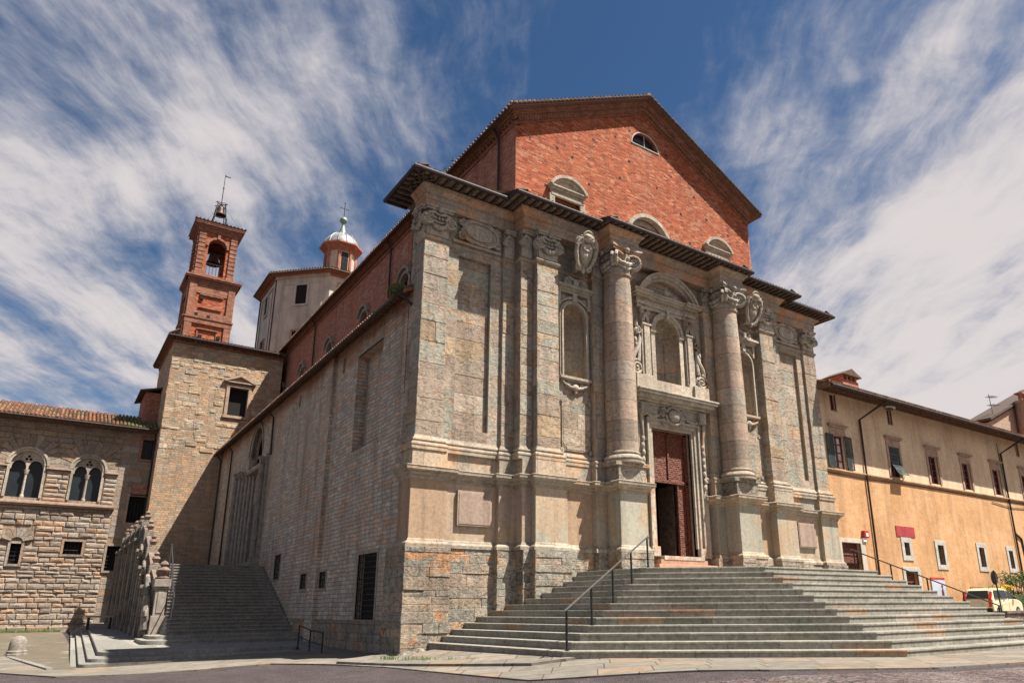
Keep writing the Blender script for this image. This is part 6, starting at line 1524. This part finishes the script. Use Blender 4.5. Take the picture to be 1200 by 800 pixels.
# round traffic sign from behind
sg = thing('road_sign', (24.3, -6, .3), 'round road sign seen from behind on a grey pole before the parked car', 'road sign')
b = MB(); b.tube([(24.35, -6, .2), (24.2, -6, 2.55)], .032, 8); b.build('pole', 'gutter', sg)
b = MB(); b.disc(front(-5.95), 24.28, 2.24, .29, -.02, .0, 28); b.arc(front(-5.95), 24.28, 2.24, .285, -.0, .012, 0, 2*math.pi, 28); b.build('sign_disc', 'black', sg)
b = MB(); b.mbox(front(-5.97), 24.1, 24.45, 2.3, 2.33, 0, .03); b.mbox(front(-5.97), 24.1, 24.45, 2.14, 2.17, 0, .03); b.build('sign_bracket', 'gutter', sg)
# low brick wall
b = MB(); b.box(24.7, 44, -6.0, -5.6, -.3, .78); b.blocks(front(-6.0), 24.7, 44, -.2, .78, .1, (.15, .35), .0, .02, .015, .004, hv=.3, jit=.01); b.box(24.65, 44, -6.06, -5.54, .78, .88)
tag(b.build('low_wall', 'weather2'), 'low rough brick wall in shade beyond the right end of the steps', 'wall')

# car
car = thing('parked_car', (34.8, -1.0, .5), 'small cream hatchback with roof rails parked along the ochre building', 'car')
cX, cY, cZ = 33.0, -1.75, .48
def cp(u, w_, v): return (cX+u, cY+w_, cZ+v)       # u back to front, w across, v up
prof = [(.05, .25), (.0, .55), (.03, .95), (.10, 1.02), (.30, 1.42), (.45, 1.50), (1.2, 1.55), (1.9, 1.52), (2.2, 1.42), (2.85, .98), (3.35, .86), (3.52, .72), (3.56, .45), (3.50, .25)]
def body(inset, prf):
    return [cp(u, inset, v) for u, v in prf]
b = MB(); secs = [(.0, .06), (.08, .0), (1.42, .0), (1.5, .06)]
prev = None; n_ = len(prof); vs = []; fs = []
for k, (w_, sh) in enumerate(((0.0, 1), (.10, 0), (1.48, 0), (1.58, 1))):
    for (u, v) in prof:
        tumble = max(0, v-1.0)*.28*(1 if w_ < .8 else -1)
        uu = u if not sh else 1.78+(u-1.78)*.975; vv = v if not sh else .25+(v-.25)*.975
        vs.append(cp(uu, w_+tumble, vv))
for k in range(3):
    for i in range(n_): fs.append((k*n_+i, k*n_+(i+1) % n_, (k+1)*n_+(i+1) % n_, (k+1)*n_+i))
fs += [tuple(range(n_)), tuple(3*n_+i for i in range(n_))]
b.faces(vs, fs); cb = b.build('body', 'carpaint', car, bevel=.03)
b = MB()
tw_ = lambda v: max(0, v-1.0)*.28
b.faces([cp(-.012+.03, .2, .98), cp(-.012+.03, 1.38, .98), cp(.27, 1.3, 1.40), cp(.27, .28, 1.40)], [(0, 1, 2, 3)])
b.faces([cp(.04, .2, .98), cp(.04, 1.38, .98), cp(.3, 1.3, 1.40), cp(.3, .28, 1.40)], [(0, 1, 2, 3)])
for s0 in (0, 1):
    wv_ = (lambda v: -.012+tw_(v)) if not s0 else (lambda v: 1.592-tw_(v))
    for poly in ([(.42, 1.0), (1.0, 1.0), (1.0, 1.42), (.52, 1.42)], [(1.08, 1.0), (1.85, 1.0), (1.85, 1.43), (1.08, 1.43)], [(1.92, 1.0), (2.72, 1.0), (2.2, 1.36), (1.92, 1.42)]):
        b.faces([cp(u, wv_(v), v) for u, v in poly], [tuple(range(len(poly)))])
b.faces([cp(2.24, .15, 1.40), cp(2.24, 1.43, 1.40), cp(2.86, 1.45, 1.0), cp(2.86, .13, 1.0)], [(0, 1, 2, 3)])
b.build('car_window', 'glass', car)
for w0 in (.04, 1.40):
    b = MB(); b.faces([cp(-.03, w0, .55), cp(-.03, w0+.16, .55), cp(.02, w0+.16, 1.0), cp(.02, w0, 1.0), cp(.2, w0, .55), cp(.2, w0+.16, .55), cp(.26, w0+.14, 1.36), cp(.26, w0+.02, 1.36)], [(0, 1, 2, 3), (3, 2, 6, 7), (0, 3, 7, 4), (1, 2, 6, 5), (4, 5, 6, 7)]); b.build('tail_lamp', 'tail', car)
b = MB(); b.box(cX-.05, cX+.1, cY+.05, cY+1.53, cZ+.2, cZ+.48); b.build('bumper', 'black', car, bevel=.03)
b = MB(); b.box(cX-.04, cX-.0, cY+.52, cY+1.06, cZ+.62, cZ+.74); b.build('licence_plate', 'plate', car)
b = MB()
for w_ in (.3, 1.28): b.tube([cp(.5, w_, 1.5), cp(.55, w_, 1.6), cp(1.9, w_, 1.6), cp(1.95, w_, 1.52)], .02, 6)
b.build('roof_rails', 'black', car)
for w_ in (-.1, 1.62):
    b = MB(); b.ell(cp(2.45, w_, 1.02), .1, .09, .08); b.build('wing_mirror', 'black', car, smooth=True)
for u in (.62, 2.85):
    for w_ in (-.01, 1.40):
        b = MB(); N = 20; b.extr(lambda a_, c_, n: cp(u+a_, w_+n, .28+c_), [(.28*math.cos(2*math.pi*i/N), .28*math.sin(2*math.pi*i/N)) for i in range(N)], 0, .19); wh = b.build('wheel', 'tyre', car, bevel=.02)
        b = MB(); b.extr(lambda a_, c_, n: cp(u+a_, w_+n, .28+c_), [(.17*math.cos(2*math.pi*i/N), .17*math.sin(2*math.pi*i/N)) for i in range(N)], -.008, .198); b.build('rim', 'rim', wh)
b = MB()
for u in (1.04, 1.88): b.box(cX+u, cX+u+.012, cY-.008, cY, cZ+.3, cZ+1.0)
b.box(cX+1.3, cX+1.45, cY-.025, cY, cZ+.88, cZ+.91); b.build('door_seams', 'black', car)

# foliage
def leaves(b, c, rx, ry, rz, n_, s=.07, hollow=.55):
    for _ in range(n_):
        while True:
            p = Vector((random.uniform(-1, 1), random.uniform(-1, 1), random.uniform(-1, 1)))
            if hollow < p.length < 1: break
        q = Vector((c[0]+p.x*rx, c[1]+p.y*ry, c[2]+p.z*rz)); a_ = Vector((random.gauss(0, 1), random.gauss(0, 1), random.gauss(0, 1))).normalized(); d_ = a_.orthogonal().normalized(); ss2 = s*random.uniform(.6, 1.3)
        e_ = a_.cross(d_)
        b.faces([q-d_*ss2, q+e_*ss2*.5, q+d_*ss2, q-e_*ss2*.5], [(0, 1, 2, 3)])
hg = thing('clipped_hedge', (40, -.3, .4), 'clipped dark green hedge beyond the bonnet of the parked car at the right edge', 'hedge')
b = MB()
for i in range(22): leaves(b, (37.2+i*.45, -.35+random.uniform(-.08, .08), 1.25), .4, .5, .72, 260, .06, .3)
b.box(37.0, 46.6, -.7, .0, .3, 1.7); b.build('hedge_leaves', 'hedge', hg)
b = MB(); leaves(b, (36.9, -.4, 2.02), .45, .4, .16, 240, .06, .2); leaves(b, (37.9, -.4, 2.1), .5, .4, .2, 220, .06, .2)
yf = thing('yellow_flower_bush', (37.3, -.4, 1.9), 'clump of bright yellow flowers on top of the hedge right of the road sign', 'flowers'); b.build('petals', 'yellow', yf)
b = MB(); leaves(b, (37.5, -.4, 1.95), 1.0, .45, .22, 360, .06, .2); b.build('leaves', 'leaf', yf)
sb = thing('young_olive_tree', (39.5, -.3, .4), 'small airy grey-green shrub growing above the hedge against the ochre wall', 'shrub')
b = MB()
for i in range(11):
    a_ = i*.7; leaves(b, (39.4+1.2*math.cos(a_)*(.4+.08*i), -.3+.4*math.sin(a_), 2.35+.16*(i % 4)), .5, .35, .3, 110, .06, .0)
b.build('leaves', 'leaf', sb)
b = MB()
for i in range(6): b.tube([(39.4, -.3, .5), (39.4+.2*math.cos(i), -.3+.2*math.sin(i), 1.6), (39.4+.9*math.cos(i), -.3+.4*math.sin(i), 2.7)], [.05, .035, .015], 5)
b.build('branches', 'wood', sb)
# plant on the aisle eave corner and roof verge weeds
b = MB(); leaves(b, (-.45, 1.2, 11.95), .3, .45, .22, 420, .05, .0); tag(b.build('eave_plant', 'leaf'), 'tuft of green weeds growing in the gutter at the near end of the aisle eave', 'plant')
b = MB()
for y in (5.2, 6.0, 6.9): leaves(b, (3.46, y, 21.1), .08, .25, .08, 60, .03, .0)
tag(b.build('roof_weeds', 'leaf'), 'small weeds along the left edge of the nave roof', 'plant')
b = MB(); leaves(b, (-10.35, 4.6, .55), .3, .3, .75, 900, .05, .0); fl = thing('flowering_plant', (-10.35, 4.6, -.5), 'yellow and green flowering plant cut by the left edge of the picture', 'plant'); b.build('leaves', 'leaf', fl)
b = MB(); leaves(b, (-10.35, 4.6, .75), .32, .32, .7, 260, .05, .5); b.build('petals', 'yellow', fl)
# tufts at the palace foot and by the base slab
b = MB()
for _ in range(60):
    x = random.uniform(-14, -7.8); y = 35.3; 
    for q in range(14):
        xx, yy_ = x+random.uniform(-.15, .15), y+random.uniform(-.3, .1); b.faces([(xx-.02, yy_, zg(xx, yy_)), (xx+.02, yy_, zg(xx, yy_)), (xx+random.uniform(-.06, .06), yy_, zg(xx, yy_)+random.uniform(.08, .3))], [(0, 1, 2)])
for _ in range(26):
    x = random.uniform(-1.2, .2); y = -1.5-2.2*(x+1.2)
    for q in range(12):
        xx, yy_ = x+random.uniform(-.15, .15), y+random.uniform(-.12, .12); b.faces([(xx-.01, yy_, -.15), (xx+.01, yy_, -.15), (xx+random.uniform(-.04, .04), yy_, random.uniform(-.08, .0))], [(0, 1, 2)])
o = b.build('grass_tufts', 'leaf', kind='stuff'); o['label'] = 'short weeds and grass tufts at the foot of the walls'
